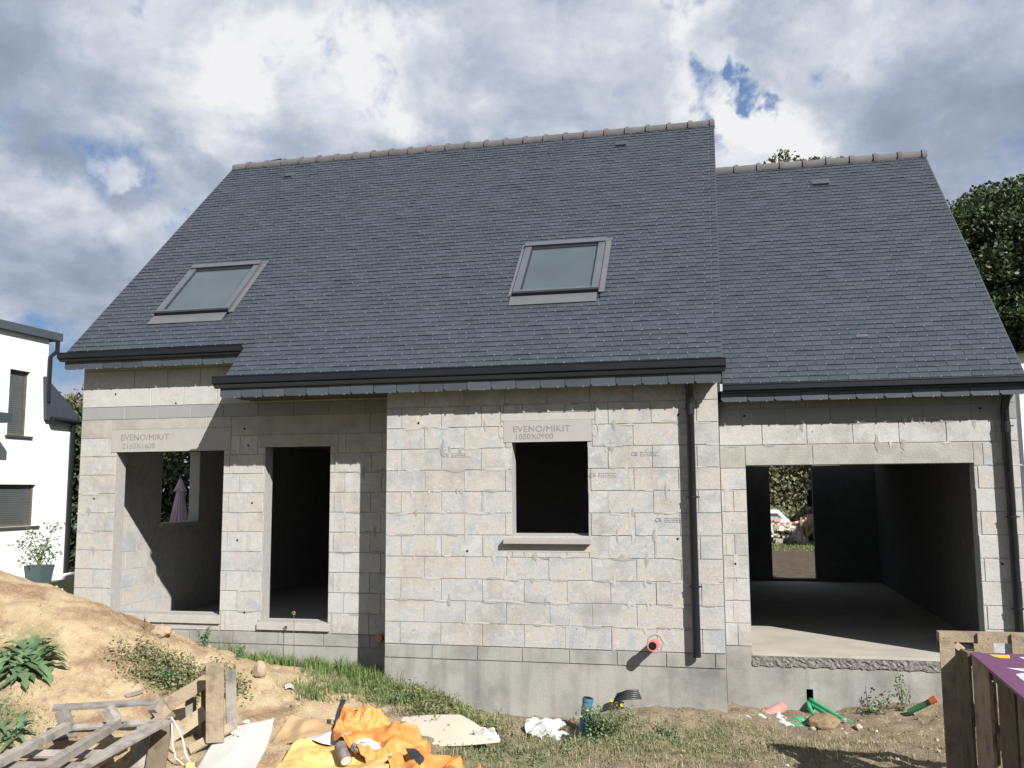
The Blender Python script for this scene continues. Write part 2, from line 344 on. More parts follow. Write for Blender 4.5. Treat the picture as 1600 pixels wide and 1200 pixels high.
# ------------------------------------------------------------------ ground sheet
def spaced(a, b, step, far):
    c = list(np.arange(a, b+1e-6, step)); s = step; x = c[-1]
    while x < far: s *= 1.22; x += s; c.append(x)
    s = step; x = a; left = []
    while x > -far: s *= 1.22; x -= s; left.append(x)
    return np.array(left[::-1]+c)
gx = spaced(-6.2, 7.6, .045, 600); gy = spaced(-4.4, .75, .045, 600)
GX, GY = np.meshgrid(gx, gy); GZ = ground(GX, GY)
def lump(x, y):
    a = mnoise.fractal((x*1.3, y*1.3, 0), .9, 2.1, 4)*.05
    b = mnoise.fractal((x*6, y*6, 3), .8, 2.1, 4)*.022 + max(0, mnoise.noise((x*14, y*14, 8))-.1)*.03
    r = max(0, mnoise.noise((x*3.1, y*3.1, 9)))*.05
    return a+b+r
def sandy(x, y):                       # 1 = pale sand of the spoil heap, 0 = brown soil
    s = 1/(1+math.exp((x+.6+y*.5)*2.2)); s += .75*math.exp(-((x+.9)**2/1.6+(y+.9)**2/.25)) + .7*math.exp(-((x-1.1)**2/.12+(y+.25)**2/.1)) + .5*math.exp(-((x-2.9)**2/.5+(y+.3)**2/.05))
    s += mnoise.fractal((x*1.7, y*1.7, 5), .9, 2, 4)*.55
    return min(1, max(0, s))
GREEN = [(-3.3, -1.9, .55, .4, 1), (-1.9, -1.45, .6, .35, .9), (.3, -.25, .9, .35, 1), (.9, -.5, .6, .25, .9), (2.4, -1.1, .9, .5, .8), (3.3, -1.1, 1., .5, .9), (1.9, -1.8, .9, .4, .8), (3.6, -.5, .5, .25, .6), (4.0, -.35, .7, .3, .7),
         (-1.0, .3, 1.2, .2, 1), (-2.9, -2.7, .5, .4, .8), (.2, -1.2, .3, .25, .7), (4.4, -.9, .6, .35, .5)]
def greeny(x, y):
    g = 0.
    for a, b, c, d, k in GREEN: g = max(g, k*math.exp(-(((x-a)/c)**2+((y-b)/d)**2)))
    if (y > 9 or x < -7 or x > 9) and not (9 < y < 18.5 and -1 < x < 10): g = max(g, .9)
    g = g if y > -4.6 else .95  # unseen near ground turned green to cut bounce light
    return min(1, max(0, g+mnoise.fractal((x*2.4, y*2.4, 1), .9, 2, 4)*.35-.12))
lumps = np.zeros(GZ.shape); sa = np.zeros(GZ.shape); gr = np.zeros(GZ.shape)
for j in range(GZ.shape[0]):
    for i in range(GZ.shape[1]):
        x, y = GX[j, i], GY[j, i]
        if -7 < x < 8.2 and -5 < y < 1.2: lumps[j, i] = lump(x, y)
        if abs(x) < 40 and abs(y) < 40: sa[j, i] = sandy(x, y)*(1 if abs(x) < 9 and y < 4 else .3); gr[j, i] = greeny(x, y)
        else: gr[j, i] = .8
GZ = GZ+lumps
nx, ny = len(gx), len(gy)
idx = np.arange(nx*ny).reshape(ny, nx)
F4 = np.stack([idx[:-1, :-1], idx[:-1, 1:], idx[1:, 1:], idx[1:, :-1]], -1).reshape(-1, 4)
me = bpy.data.meshes.new('ground'); me.from_pydata(np.stack([GX, GY, GZ], -1).reshape(-1, 3).tolist(), [], F4.tolist()); me.update()
me.polygons.foreach_set('use_smooth', [True]*len(me.polygons))
for nm, arr in (('sand', sa), ('green', gr)):
    at_ = me.attributes.new(nm, 'FLOAT', 'POINT'); at_.data.foreach_set('value', arr.reshape(-1).astype(np.float32))
def ground_material():
    m = bpy.data.materials.new('bare_earth'); m.use_nodes = True; t = m.node_tree; n = t.nodes; l = t.links; b = n['Principled BSDF']
    g = n.new('ShaderNodeNewGeometry').outputs['Position']
    def nzz(sc, det, r=.6):
        q = n.new('ShaderNodeTexNoise'); q.inputs['Scale'].default_value = sc; q.inputs['Detail'].default_value = det; q.inputs['Roughness'].default_value = r; l.new(g, q.inputs['Vector']); return q.outputs['Fac']
    def mr(v, a, bb, c=0., d=1.):
        q = n.new('ShaderNodeMapRange'); l.new(v, q.inputs[0])
        for i, x in zip((1, 2, 3, 4), (a, bb, c, d)): q.inputs[i].default_value = x
        return q.outputs[0]
    def mx(f, a, bb):
        q = n.new('ShaderNodeMix'); q.data_type = 'RGBA'
        for s, v in ((0, f), (6, a), (7, bb)):
            if hasattr(v, 'links'): l.new(v, q.inputs[s])
            else: q.inputs[s].default_value = v if s == 0 else (*v, 1)
        return q.outputs[2]
    def att(nm):
        q = n.new('ShaderNodeAttribute'); q.attribute_name = nm; return q.outputs['Fac']
    soil = mx(mr(nzz(5, 6), .35, .65), (.175, .135, .09), (.29, .24, .165)); soil = mx(mr(nzz(70, 5, .75), .5, .66, 0, .7), soil, (.12, .09, .06)); soil = mx(mr(nzz(34, 6, .75), .55, .66, 0, .7), soil, (.44, .38, .29))
    sand = mx(mr(nzz(4, 7, .65), .36, .64), (.40, .295, .175), (.50, .395, .25))
    sand = mx(mr(nzz(1.6, 6), .50, .62), sand, (.26, .165, .10)); sand = mx(mr(nzz(9, 6, .7), .55, .68, 0, .7), sand, (.24, .16, .095)); sand = mx(mr(nzz(85, 4, .7), .5, .7, 0, .6), sand, (.26, .18, .105)); sand = mx(mr(nzz(40, 5, .75), .56, .66, 0, .8), sand, (.56, .47, .34))
    grass = mx(mr(nzz(16, 6, .7), .35, .65), (.12, .13, .055), (.25, .24, .13))
    ad = n.new('ShaderNodeMath'); ad.operation = 'MULTIPLY_ADD'; l.new(nzz(22, 5, .7), ad.inputs[0]); ad.inputs[1].default_value = .9; l.new(att('green'), ad.inputs[2])
    c = mx(mr(att('sand'), .25, .7), soil, sand); c = mx(mr(ad.outputs[0], .75, 1.15, 0, .8), c, grass)
    c = mx(mr(nzz(60, 3, .6), .66, .72, 0, .6), c, (.46, .40, .31))
    sx = n.new('ShaderNodeSeparateXYZ'); l.new(g, sx.inputs[0])
    c = mx(mr(sx.outputs[1], -3.7, -4.6), c, mx(mr(nzz(3, 6, .7), .4, .6), (.045, .065, .022), (.085, .095, .04)))      # unseen ground, coloured dark as lawn to cut warm bounce light
    c = mx(mr(sx.outputs[1], 8.5, 9.5), c, mx(mr(nzz(5, 6, .7), .4, .6), (.07, .052, .04), (.11, .085, .06)))          # dark brown soil behind the house
    l.new(c, b.inputs['Base Color']); b.inputs['Roughness'].default_value = .95; b.inputs['Specular IOR Level'].default_value = .12
    bp = n.new('ShaderNodeBump'); bp.inputs['Strength'].default_value = .9; bp.inputs['Distance'].default_value = .035; l.new(nzz(55, 9, .78), bp.inputs['Height']); l.new(bp.outputs[0], b.inputs['Normal'])
    return m
me.materials.append(ground_material()); gob = bpy.data.objects.new('ground', me); COL.objects.link(gob); gob['kind'] = 'structure'
from mathutils.bvhtree import BVHTree
_bv = BVHTree.FromObject(gob, bpy.context.evaluated_depsgraph_get()) if False else BVHTree.FromPolygons([v.co[:] for v in me.vertices], [tuple(p.vertices) for p in me.polygons])
def gz(x, y):
    h = _bv.ray_cast(Vector((x, y, 6)), Vector((0, 0, -1))); return h[0].z if h[0] else -.12
def gnd(px, py, lift=0.):
    d = Vector(ray(px, py)).normalized(); h = _bv.ray_cast(Vector(CAM), d)
    p = h[0] if h[0] else Vector(at(px, py, 0)); return np.array((p.x, p.y, p.z+lift))

# ------------------------------------------------------------------ the unfinished house
house = thing('unfinished_house', 'unfinished grey concrete block house with slate roof, no windows and an open garage', 'house', (0, 0, 0))
WR, SL = .562, .97
HC = .249
XL, XS, XR, XG = -4.73, -2.062, 3.921, 7.085
BAY = (-4.06, -2.46, .19, 2.30); DOOR = (-1.87, -.966, .13, 2.33); WIN = (1.53, 2.41, 1.24, 2.305); GAR = (4.15, 6.564, -.3, 2.02)
def wall(name, x0, x1, z0, z1, y0, y1, holes, mat, axis=0):
    rs = [(x0, x1, z0, z1)]
    for h in holes: rs = subtract(rs, h)
    mb = MB()
    for a, b, c, d in rs: mb.box(a, b, y0, y1, c, d) if axis == 0 else mb.box(y0, y1, a, b, c, d)
    return mb.build(name, mat, house)
p_wall = wall('projecting_wall', 0, 3.864, 0, 3.02, .006, .212, [WIN], M['mortar'])
r_wall = wall('recessed_wall', -4.62, -.003, 0, 3.66, WR+.006, WR+.212, [BAY, DOOR], M['mortar'])
g_wall = wall('garage_wall', 3.867, 7.02, 0, 2.86, WR+.006, WR+.212, [GAR], M['mortar'])
MB().box(0, .2, .213, WR+.009, 0, 3.02).box(3.664, 3.862, .213, WR+.2, 0, 3.02).build('return_wall', M['interior'], house)
# gables, back and party walls
GW = (2.2, 3.23, 1.3, 2.42)
gable = wall('gable_wall', WR+.215, 9.3, -.6, 3.3, -4.62, -4.44, [GW], M['interior'], axis=1)
def rz(y, z0=3.112, y0=-.209): return z0+SL*(y-y0)
RY, RYG = 4.528, 4.458
def gtri(x0, x1, zb, ridge_y, z0, y0, name):
    top = rz(ridge_y, z0, y0)-.16; ya = y0+(zb-z0+.16)/SL; yb = 2*ridge_y-ya
    return MB().prism([(max(ya, WR+.215), zb+.002), (yb, zb+.002), (ridge_y, top)], 0, x0, x1).build(name, M['block'], house)
gtri(-4.62, -4.44, 3.3, RY, 3.112, -.209, 'gable_top'); gtri(3.664, 3.864, 3.02, RY, 3.112, -.209, 'gable_top')
MB().box(3.664, 3.864, WR+.215, 9.08, -.6, 3.018).build('party_wall', M['garage_inner_shaded'], house)
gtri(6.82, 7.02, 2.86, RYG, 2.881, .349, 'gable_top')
MB().box(6.82, 7.02, WR+.215, 9.08, -.6, 2.858).build('gable_wall', M['garage_inner_shaded'], house)
wall('back_wall', -4.435, 7.02, -.6, 2.9, 9.082, 9.28, [(4.80, 5.63, -.02, 2.25)], M['garage_inner_shaded'])
MB().box(-4.43, 3.66, WR+.214, 9.08, -.3, -.08).build('floor_slab', M['interior'], house)
MB().box(-4.43, 3.66, WR+.214, 9.08, 2.62, 2.86).build('ceiling_slab', M['interior'], house)
MB().box(-.4, 3.66, 4.0, 4.1, -.078, 2.618).build('added_partition', M['mortar'], house)  # added wall, catches window light to brighten the dark room
MB().box(-.5, -.402, WR+.214, 6.2, -.078, 2.618).build('added_partition', M['interior'], house)  # added side wall, likewise there to bounce light inside the room
# garage slab with ragged front edge
MB().box(4.152, 6.562, WR+.004, WR+.213, -.1, -.072).box(3.866, 6.818, WR+.214, 9.08, -.25, -.072).build('garage_floor', M['slab'], house)
mb = MB(); xs = np.arange(4.15, 6.57, .03)
for r in range(5):
    for x in xs: mb.v.append((x, WR-.004+random.uniform(-.007, .010)*(1 if 0 < r < 4 else .3), -.1-.024*r+random.uniform(-.006, .006)*(r > 0)-.022*(r == 4)*random.random()))
n_ = len(xs)
for r in range(4):
    for i in range(n_-1): k = r*n_+i; mb.f.append((k, k+1, k+n_+1, k+n_))
mb.box(4.154, 6.56, WR+.012, WR+.2, -.22, -.102)
mb.build('slab_edge', M['aggregate'], house)
# foundations, with the service openings
def slot(x0, x1, z0, z1): return (x0, x1, z0, z1)
g0, g1 = at(1260, 1077, WR), at(1272, 1110, WR); s1 = slot(g0[0], g1[0], g1[2], g0[2])
g0, g1 = at(1211, 1103, WR), at(1230, 1128, WR); s2 = slot(g0[0], g1[0], g1[2], g0[2])
wall('foundation_wall', 0, 3.864, -1.1, -.003, .010, .25, [], M['foundation'])
wall('foundation_wall', -4.62, -.004, -1.1, -.003, WR+.010, WR+.21, [], M['foundation'])
wall('foundation_wall', 3.867, 7.02, -1.1, -.003, WR+.008, WR+.21, [(4.15, 6.564, -.215, .0), s1, s2], M['foundation'])
MB().box(3.9, 5.5, WR+.35, WR+.36, -1.1, -.26).build('void_shade_panel', M['dark'], house)  # black sheet behind the slots, cavity shade put into its colour
MB().box(0, .25, .26, WR+.005, -1.1, -.003).build('foundation_return', M['foundation'], house)
# block courses: every block is an object
def block_mesh(mat, name):
    mb = MB(); c = .006; bx = [(-.5, 0, -.5), (.5, 0, -.5), (.5, 0, .5), (-.5, 0, .5)]
    v = [(-.5+c, 0, -.5+2*c), (.5-c, 0, -.5+2*c), (.5-c, 0, .5-2*c), (-.5+c, 0, .5-2*c), (-.5, .006, -.5), (.5, .006, -.5), (.5, .006, .5), (-.5, .006, .5), (-.5, .03, -.5), (.5, .03, -.5), (.5, .03, .5), (-.5, .03, .5)]
    f = [(0, 1, 2, 3)]+[(i, i+4, (i+1) % 4+4, (i+1) % 4) for i in range(4)]+[(i+4, i+8, (i+1) % 4+8, (i+1) % 4+4) for i in range(4)]+[(11, 10, 9, 8)]
    me = bpy.data.meshes.new(name); me.from_pydata(v, [], f); me.update(); bm = bmesh.new(); bm.from_mesh(me); bmesh.ops.recalc_face_normals(bm, faces=bm.faces); bm.to_mesh(me); bm.free()
    me.materials.append(mat); return me
BM = {k: block_mesh(M[k], 'block_'+k) for k in ('block', 'block_light', 'band', 'interior', 'foundation', 'rough_band')}
def place_block(parent, x0, x1, z0, z1, y, mat='block', side=False, name='block', j=.003, proud=.0025):
    o = bpy.data.objects.new(name, BM[mat]); COL.objects.link(o); o.parent = parent
    yy = y-random.uniform(0, proud)
    if side: o.location = (y-.0+random.uniform(0, proud), (x0+x1)/2, (z0+z1)/2); o.rotation_euler = (0, 0, math.pi/2)
    else: o.location = (((x0+x1)/2), yy, (z0+z1)/2)
    o.scale = (x1-x0-2*j-random.uniform(0, .003), 1, z1-z0-2*j-random.uniform(0, .002)); return o
def courses(parent, x0, x1, z0, z1, y, holes, first=(.49, .19), pitch=.491, mat='block', hc=HC, row0=0, side=False, name='block', zb=None, j=.003):
    r = row0; z = z0
    while z < z1-.02:
        zt = min(z+hc, z1); cuts = [x0]; x = x0+first[r % 2]
        while x < x1-.06: cuts.append(x+random.uniform(-.006, .006)); x += pitch
        cuts.append(x1)
        for a, b in zip(cuts, cuts[1:]):
            rs = [(a, b, z, zt)]
            for h in holes: rs = subtract(rs, h)
            for q in rs:
                if q[1]-q[0] > .035 and q[3]-q[2] > .03: place_block(parent, *q, y, mat(q) if callable(mat) else mat, side, name, j)
        z = zt; r += 1
LW = (1.437, 2.463, 2.305, 2.552)
courses(p_wall, 0, 3.864, 0, 2.99, 0, [WIN, LW, (1.40, 2.50, 2.552, 2.64)], first=(.19, .475))
LB = (-4.143, -2.368, 2.30, 2.60); LD = (-1.98, -.86, 2.33, 2.49)
courses(r_wall, -4.62, -.003, 0, HC*10, WR, [BAY, DOOR, LB, LD, (-4.08, -2.44, .06, .19), (-1.93, -.93, .0, .13)], first=(.28, .42), mat=lambda q: 'block' if random.random() < .75 else 'block_light')
courses(r_wall, -4.62, -.003, HC*10, 2.74, WR, [LB], first=(1.9, 1.2), pitch=2.3, mat='rough_band', hc=.3, j=.001)
courses(r_wall, -4.62, -.003, 2.74, 2.91, WR, [], first=(.66, .49), pitch=.495, mat='band', hc=.2)
courses(r_wall, -4.62, -.003, 2.91, 3.64, WR, [], first=(1.05, .8), mat='block_light')
courses(g_wall, 3.867, 7.02, 0, HC*8, WR, [GAR], first=(.14, .28), mat=lambda q: 'block_light' if random.random() < .4 else 'block')
courses(g_wall, 3.867, 6.66, HC*8, HC*9+.01, WR, [GAR], first=(1.02, 1.0), pitch=1.9, mat='rough_band', j=.001)
courses(g_wall, 6.66, 7.02, HC*8, HC*9+.01, WR, [], first=(.2, .2))
courses(g_wall, 3.867, 7.02, HC*9+.01, HC*10, WR, [], first=(.48, .48), pitch=.49, mat='block_light')
courses(g_wall, 3.867, 7.02, HC*10, 2.84, WR, [], first=(.25, .48), pitch=.49, mat='band', hc=.18)
courses(gable, WR+.22, 4.8, -.08, 2.40, -4.438, [GW], first=(.35, .1), mat='block', side=True)
# foundation blocks: broad, barely legible courses
fw = [o for o in house.children if o.name.startswith('foundation_wall')]
courses(fw[0], 0, 3.864, -.155, -.003, 0, [], first=(.58, .55), pitch=.53, mat='foundation', hc=.16, name='foundation_block')
courses(fw[1], -4.62, -.004, -.155, -.003, WR, [], first=(.5, .5), pitch=.62, mat='foundation', hc=.16, name='foundation_block')
# mortar filled uprights where the bond changes, and mortar smears
mb = MB()
def upright(px, py0, py1, wd=.034, Y=0., W_=None):
    a, b = at(px, py0, Y), at(px, py1, Y); MB().box(a[0]-wd/2, a[0]+wd/2, Y-.0042, Y+.012, b[2], a[2]).build('mortar_joint', M['mortar_pale'], W_)
for cx, y0, y1 in ((265, 232, 296), (320, 300, 360), (265, 365, 428), (325, 432, 498), (265, 503, 570), (325, 576, 638), (190, 576, 638), (730, 300, 350), (795, 356, 420), (729, 428, 492), (796, 497, 568), (730, 576, 638), (884, 576, 640), (886, 727, 795), (742, 878, 945), (592, 870, 938)):
    upright(600+cx*.4832, 560+y0*.4833, 560+y1*.4833, .03, 0., p_wall)
mb = MB()
for cx, y0, y1, wd in ((150, 505, 575, .05), (140, 580, 645, .05), (165, 660, 715, .06), (125, 725, 790, .05), (140, 800, 860, .05), (130, 870, 935, .05), (515, 505, 570, .03), (512, 655, 715, .04), (505, 805, 870, .05), (505, 960, 1025, .05)):
    upright(320+cx*.41667, 560+y0*.41667, 560+y1*.41667, wd, WR, r_wall)
mb = MB()
for cx, y0, y1 in ((150, 700, 775), (150, 790, 850), (150, 860, 920), (120, 480, 555), (125, 640, 700)):
    upright(1080+cx*.4668, 540+y0*.4667, 540+y1*.4667, .055, WR, g_wall)
# mortar smears and chips over the joints
def smears(parent, x0, x1, z0, z1, Y, n, holes, seed):
    r_ = random.Random(seed); k1, k2, k3 = MB(), MB(), MB()
    for i in range(n):
        z = z0+HC*r_.randrange(1, int((z1-z0)/HC)+1)+r_.uniform(-.012, .012); x = r_.uniform(x0+.05, x1-.05)
        if any(h[0]-.16 < x < h[1]+.16 and h[2]-.12 < z < h[3]+.12 for h in holes): continue
        w_, h_ = (r_.uniform(.03, .16), r_.uniform(.008, .024)) if r_.random() < .7 else (r_.uniform(.012, .035), r_.uniform(.03, .11)); m_ = 10
        P = [(x+w_*math.cos(2*math.pi*j/m_)*r_.uniform(.6, 1.15), Y-.0036, z+h_*math.sin(2*math.pi*j/m_)*r_.uniform(.5, 1.2)) for j in range(m_)]
        k = (k1 if r_.random() < .55 else k2); k.add(P+[(x, Y-.0062, z)], [(j, (j+1) % m_, m_) for j in range(m_)])
    for i in range(n//3):
        z = r_.uniform(z0, z1); x = r_.uniform(x0+.05, x1-.05); w_ = r_.uniform(.004, .012)
        if any(h[0]-.05 < x < h[1]+.05 and h[2]-.05 < z < h[3]+.05 for h in holes): continue
        k3.add([(x+w_*math.cos(j*1.05)*r_.uniform(.6, 1.2), Y-.0045, z+w_*math.sin(j*1.05)*r_.uniform(.6, 1.2)) for j in range(6)], [tuple(range(6))])
    k1.build('mortar_smears', M['mortar_pale'], parent, kind='stuff'); k2.build('mortar_smears', M['mortar_dark'], parent, kind='stuff'); k3.build('chips', M['mortar_dark'], parent, kind='stuff')
smears(p_wall, 0, 3.86, 0, 2.9, 0, 190, [WIN, LW], 1); smears(r_wall, -4.6, -.02, 0, 2.4, WR, 190, [BAY, DOOR, LB, LD], 2); smears(g_wall, 3.9, 7., 0, 2.5, WR, 110, [GAR], 3)
# small bolt holes and chips
mb = MB()
for px, py, Y in ((654, 661, 0), (1060, 648, 0), (730, 861, 0), (394, 786, WR), (388, 696, WR), (382, 670, WR), (371, 844, WR), (382, 957, WR), (181, 616, WR), (275, 630, WR), (147, 779, WR), (1149, 881, WR), (1566, 881, WR), (1163, 650, WR), (1531, 638, WR), (1059, 842, 0)):
    a = at(px, py, Y); mb.tube([(a[0], Y-.0065, a[2]), (a[0]+.001, Y+.012, a[2]+.001)], .013, 8)
mb.build('bolt_hole', M['dark'], house)
# lintels, sills, lettering
lw = MB().box(LW[0], LW[1], -.004, .2, LW[2], LW[3]).build('window_lintel', M['lintel'], house)
MB().box(1.405, 2.495, -.002, .1, 2.554, 2.638).build('mortar_band', M['mortar_pale'], house)
lb = MB().box(LB[0], LB[1], WR-.006, WR+.2, LB[2], LB[3]).build('bay_lintel', M['lintel'], house)
MB().box(LD[0], LD[1], WR-.004, WR+.2, LD[2], LD[3]).build('door_lintel', M['rough_band'], house)
mb = MB()
for cx, cz, Y in ((1.41, 2.43, 0), (2.50, 2.43, 0)):
    ring = []
    for k in range(14):
        t = 2*math.pi*k/14; ring.append((cx+.035*math.cos(t), Y+.012, cz+.075*math.sin(t)))
    mb.tube(ring+[ring[0]], .017, 8, cap=False)
mb.build('mortar_ring', M['rough_band'], lw)
text_mesh('lettering', 'EVENO/MIKIT', .098, M['ink'], lw, (1.545, -.0052, 2.422), sx=1.08, bold=.0022)
text_mesh('lettering', '1050X0900', .092, M['ink'], lw, (1.565, -.0052, 2.338), sx=1.0, bold=.0018)
text_mesh('lettering', 'EVENO/MIKIT', .115, M['ink'], lb, (-4.0, WR-.0072, 2.455), sx=1.0, bold=.0022)
text_mesh('lettering', '2150X1600', .10, M['ink'], lb, (-3.97, WR-.0072, 2.345), sx=1.0, bold=.0018)
def stamp(px, py, k=1.):
    a = at(px, py, 0); text_mesh('block_stamp', 'CE', .075*k, M['stamp'], p_wall, (a[0], -.0058, a[2]), bold=.0008)
    mb = MB()
    for r in range(3):
        x = a[0]+.13*k
        while x < a[0]+(.34+.06*random.random())*k:
            wl = random.uniform(.008, .03); mb.box(x, x+wl, -.0058, -.0040, a[2]+.02*r-.004, a[2]+.02*r+random.uniform(.001, .006)); x += wl+random.uniform(.006, .012)
    mb.build('block_stamp', M['stamp'], p_wall)
for q in ((692, 714), (986, 712), (921, 745), (1024, 815)): stamp(*q, .8)
def sill(name, x0, x1, y0, y1, z0, z1, zt, mat):
    return MB().prism([(y0, z0), (y0, z1), (y1, zt), (y1, z0)], 0, x0, x1).build(name, mat, house)
sill('window_sill', 1.445, 2.435, -.085, .21, 1.155, 1.205, 1.262, M['sill'])
sill('bay_sill', -4.075, -2.445, WR-.03, WR+.25, .085, .17, .195, M['mortar_pale'])
sill('door_sill', -1.915, -.935, WR-.035, WR+.25, .03, .11, .135, M['mortar_pale'])
MB().box(-4.66, -4.37, 2.14, 3.29, 1.235, 1.297).build('side_window_sill', M['interior'], house)
MB().box(1.475, 2.42, -.003, .03, 1.06, 1.152).build('mortar_bed', M['mortar_pale'], house)

# ------------------------------------------------------------------ roofs
HY = math.hypot(1, SL); UP = Vector((0, 1, SL))/HY; NRM = Vector((0, -SL, 1))/HY
def roof_deck(name, segs, ridge_y, z0, y0):
    mb = MB()
    for x0, x1, ys in segs:
        zs = rz(ys, z0, y0); zr = rz(ridge_y, z0, y0)
        mb.prism([(ys, zs-.02), (ridge_y, zr-.02), (2*ridge_y-y0-.1, z0-.12), (2*ridge_y-y0-.1, z0-.24), (ridge_y, zr-.15), (ys+.03, zs-.14)], 0, x0, x1)
    return mb.build(name, M['deck'], house)
main_roof = roof_deck('main_roof', [(XS+.004, XR-.004, -.209), (XL+.004, XS+.002, .353)], RY, 3.112, -.209)
garage_roof = roof_deck('garage_roof', [(3.87, XG-.004, .349)], RYG, 2.881, .349)
SKY = [(-3.785, -2.665), (1.345, 2.445)]     # roof windows, x ranges; s range below
S0, S1 = 1.565, 2.87
def rp(x, s, n=0., z0=3.112, y0=-.209):
    p = Vector((x, y0, z0))+UP*s+NRM*n; return p
slates = []                                 # (x, s, width, z0, y0, roof)
def lay(x0, x1f, smax, z0, y0, roof, skips, startf):
    e_, w_ = .098, .212; row = 0; s = 0.
    while s < smax-.02:
        xa = x0(s); x = xa-(w_/2 if row % 2 else 0); 
        while x < x1f-.01:
            a, b = max(x, xa), min(x+w_, x1f)
            if b-a > .03:
                pcs = [(a, b)]
                for k in skips:
                    if k[2] < s+.03 < k[3]:
                        nw = []
                        for q in pcs:
                            if q[1] <= k[0] or q[0] >= k[1]: nw.append(q); continue
                            if q[0] < k[0]: nw.append((q[0], k[0]))
                            if q[1] > k[1]: nw.append((k[1], q[1]))
                        pcs = nw
                for q in pcs:
                    if q[1]-q[0] > .025: slates.append(((q[0]+q[1])/2, s, q[1]-q[0]-.004, z0, y0, roof, row))
            x += w_
        s += e_; row += 1
sk_ = [(a-.03, b+.03, S0-.23, S1+.02) for a, b in SKY]
SSTEP = .562*HY
lay(lambda s: XL if s >= SSTEP-.02 else XS, XR, (RY+.209)*HY-.04, 3.112, -.209, main_roof, sk_, 0)
lay(lambda s: XR+.0, XG, (RYG-.349)*HY-.04, 2.881, .349, garage_roof, [], 0)
def slate_mesh(name, w_):
    c = .0; v = [(-w_/2, 0, .012), (w_/2, 0, .012), (w_/2, .17, -.004), (-w_/2, .17, -.004), (-w_/2, 0, .004), (w_/2, 0, .004), (w_/2, .17, -.010), (-w_/2, .17, -.010)]
    f = [(0, 1, 2, 3), (0, 4, 5, 1), (1, 5, 6, 2), (3, 7, 4, 0), (2, 6, 7, 3), (7, 6, 5, 4)]
    me = bpy.data.meshes.new(name); me.from_pydata(v, [], f); me.update(); me.materials.append(M['slate']); return me
SM = slate_mesh('slate', 1.)
BASE = Matrix((( 1, 0, 0), (0, UP.y, NRM.y), (0, UP.z, NRM.z)))
slates.sort(key=lambda q: (Vector(CAM)-rp(q[0], q[1], 0, q[3], q[4])).length)
joined = {}; hooks = {}; HALF = MB()
for i, (x, s, wd, z0, y0, roof, row) in enumerate(slates):
    p = rp(x, s, random.uniform(0, .003), z0, y0); r = BASE @ Matrix.Rotation(random.gauss(0, .012), 3, 'X') @ Matrix.Rotation(random.gauss(0, .007), 3, 'Y') @ Matrix.Rotation(random.gauss(0, .006), 3, 'Z')
    if i < 300:
        o = bpy.data.objects.new('slate', SM); COL.objects.link(o); o.parent = roof; o.matrix_local = Matrix.Translation(p) @ r.to_4x4() @ Matrix.Diagonal((wd, 1, 1, 1))
    else:
        mb = joined.setdefault(roof.name, (MB(), roof))[0]
        mb.add([p+r @ Vector((v.co.x*wd, v.co.y, v.co.z)) for v in SM.vertices], [(0, 1, 2, 3), (0, 4, 5, 1), (1, 5, 6, 2), (3, 7, 4, 0)])
    if wd > .15:
        hb = hooks.setdefault(roof.name, (MB(), roof))[0]
        k = random.uniform(.8, 1.7)*(.75 if roof is garage_roof else 1); q = [(-.0036, -.002, .0125), (.0036, -.002, .0125), (.0036, .017, .015), (-.0036, .017, .015), (-.0036, -.006, .002), (.0036, -.006, .002)]
        hb.add([p+r @ Vector((a*k, b, c)) for a, b, c in q], [(0, 1, 2, 3), (0, 4, 5, 1)])
for mb, roof in joined.values(): mb.build('slates', M['slate'], roof, kind='stuff', fix=False)
for mb, roof in hooks.values(): mb.build('slate_hooks', M['hook'], roof, kind='stuff', fix=False)
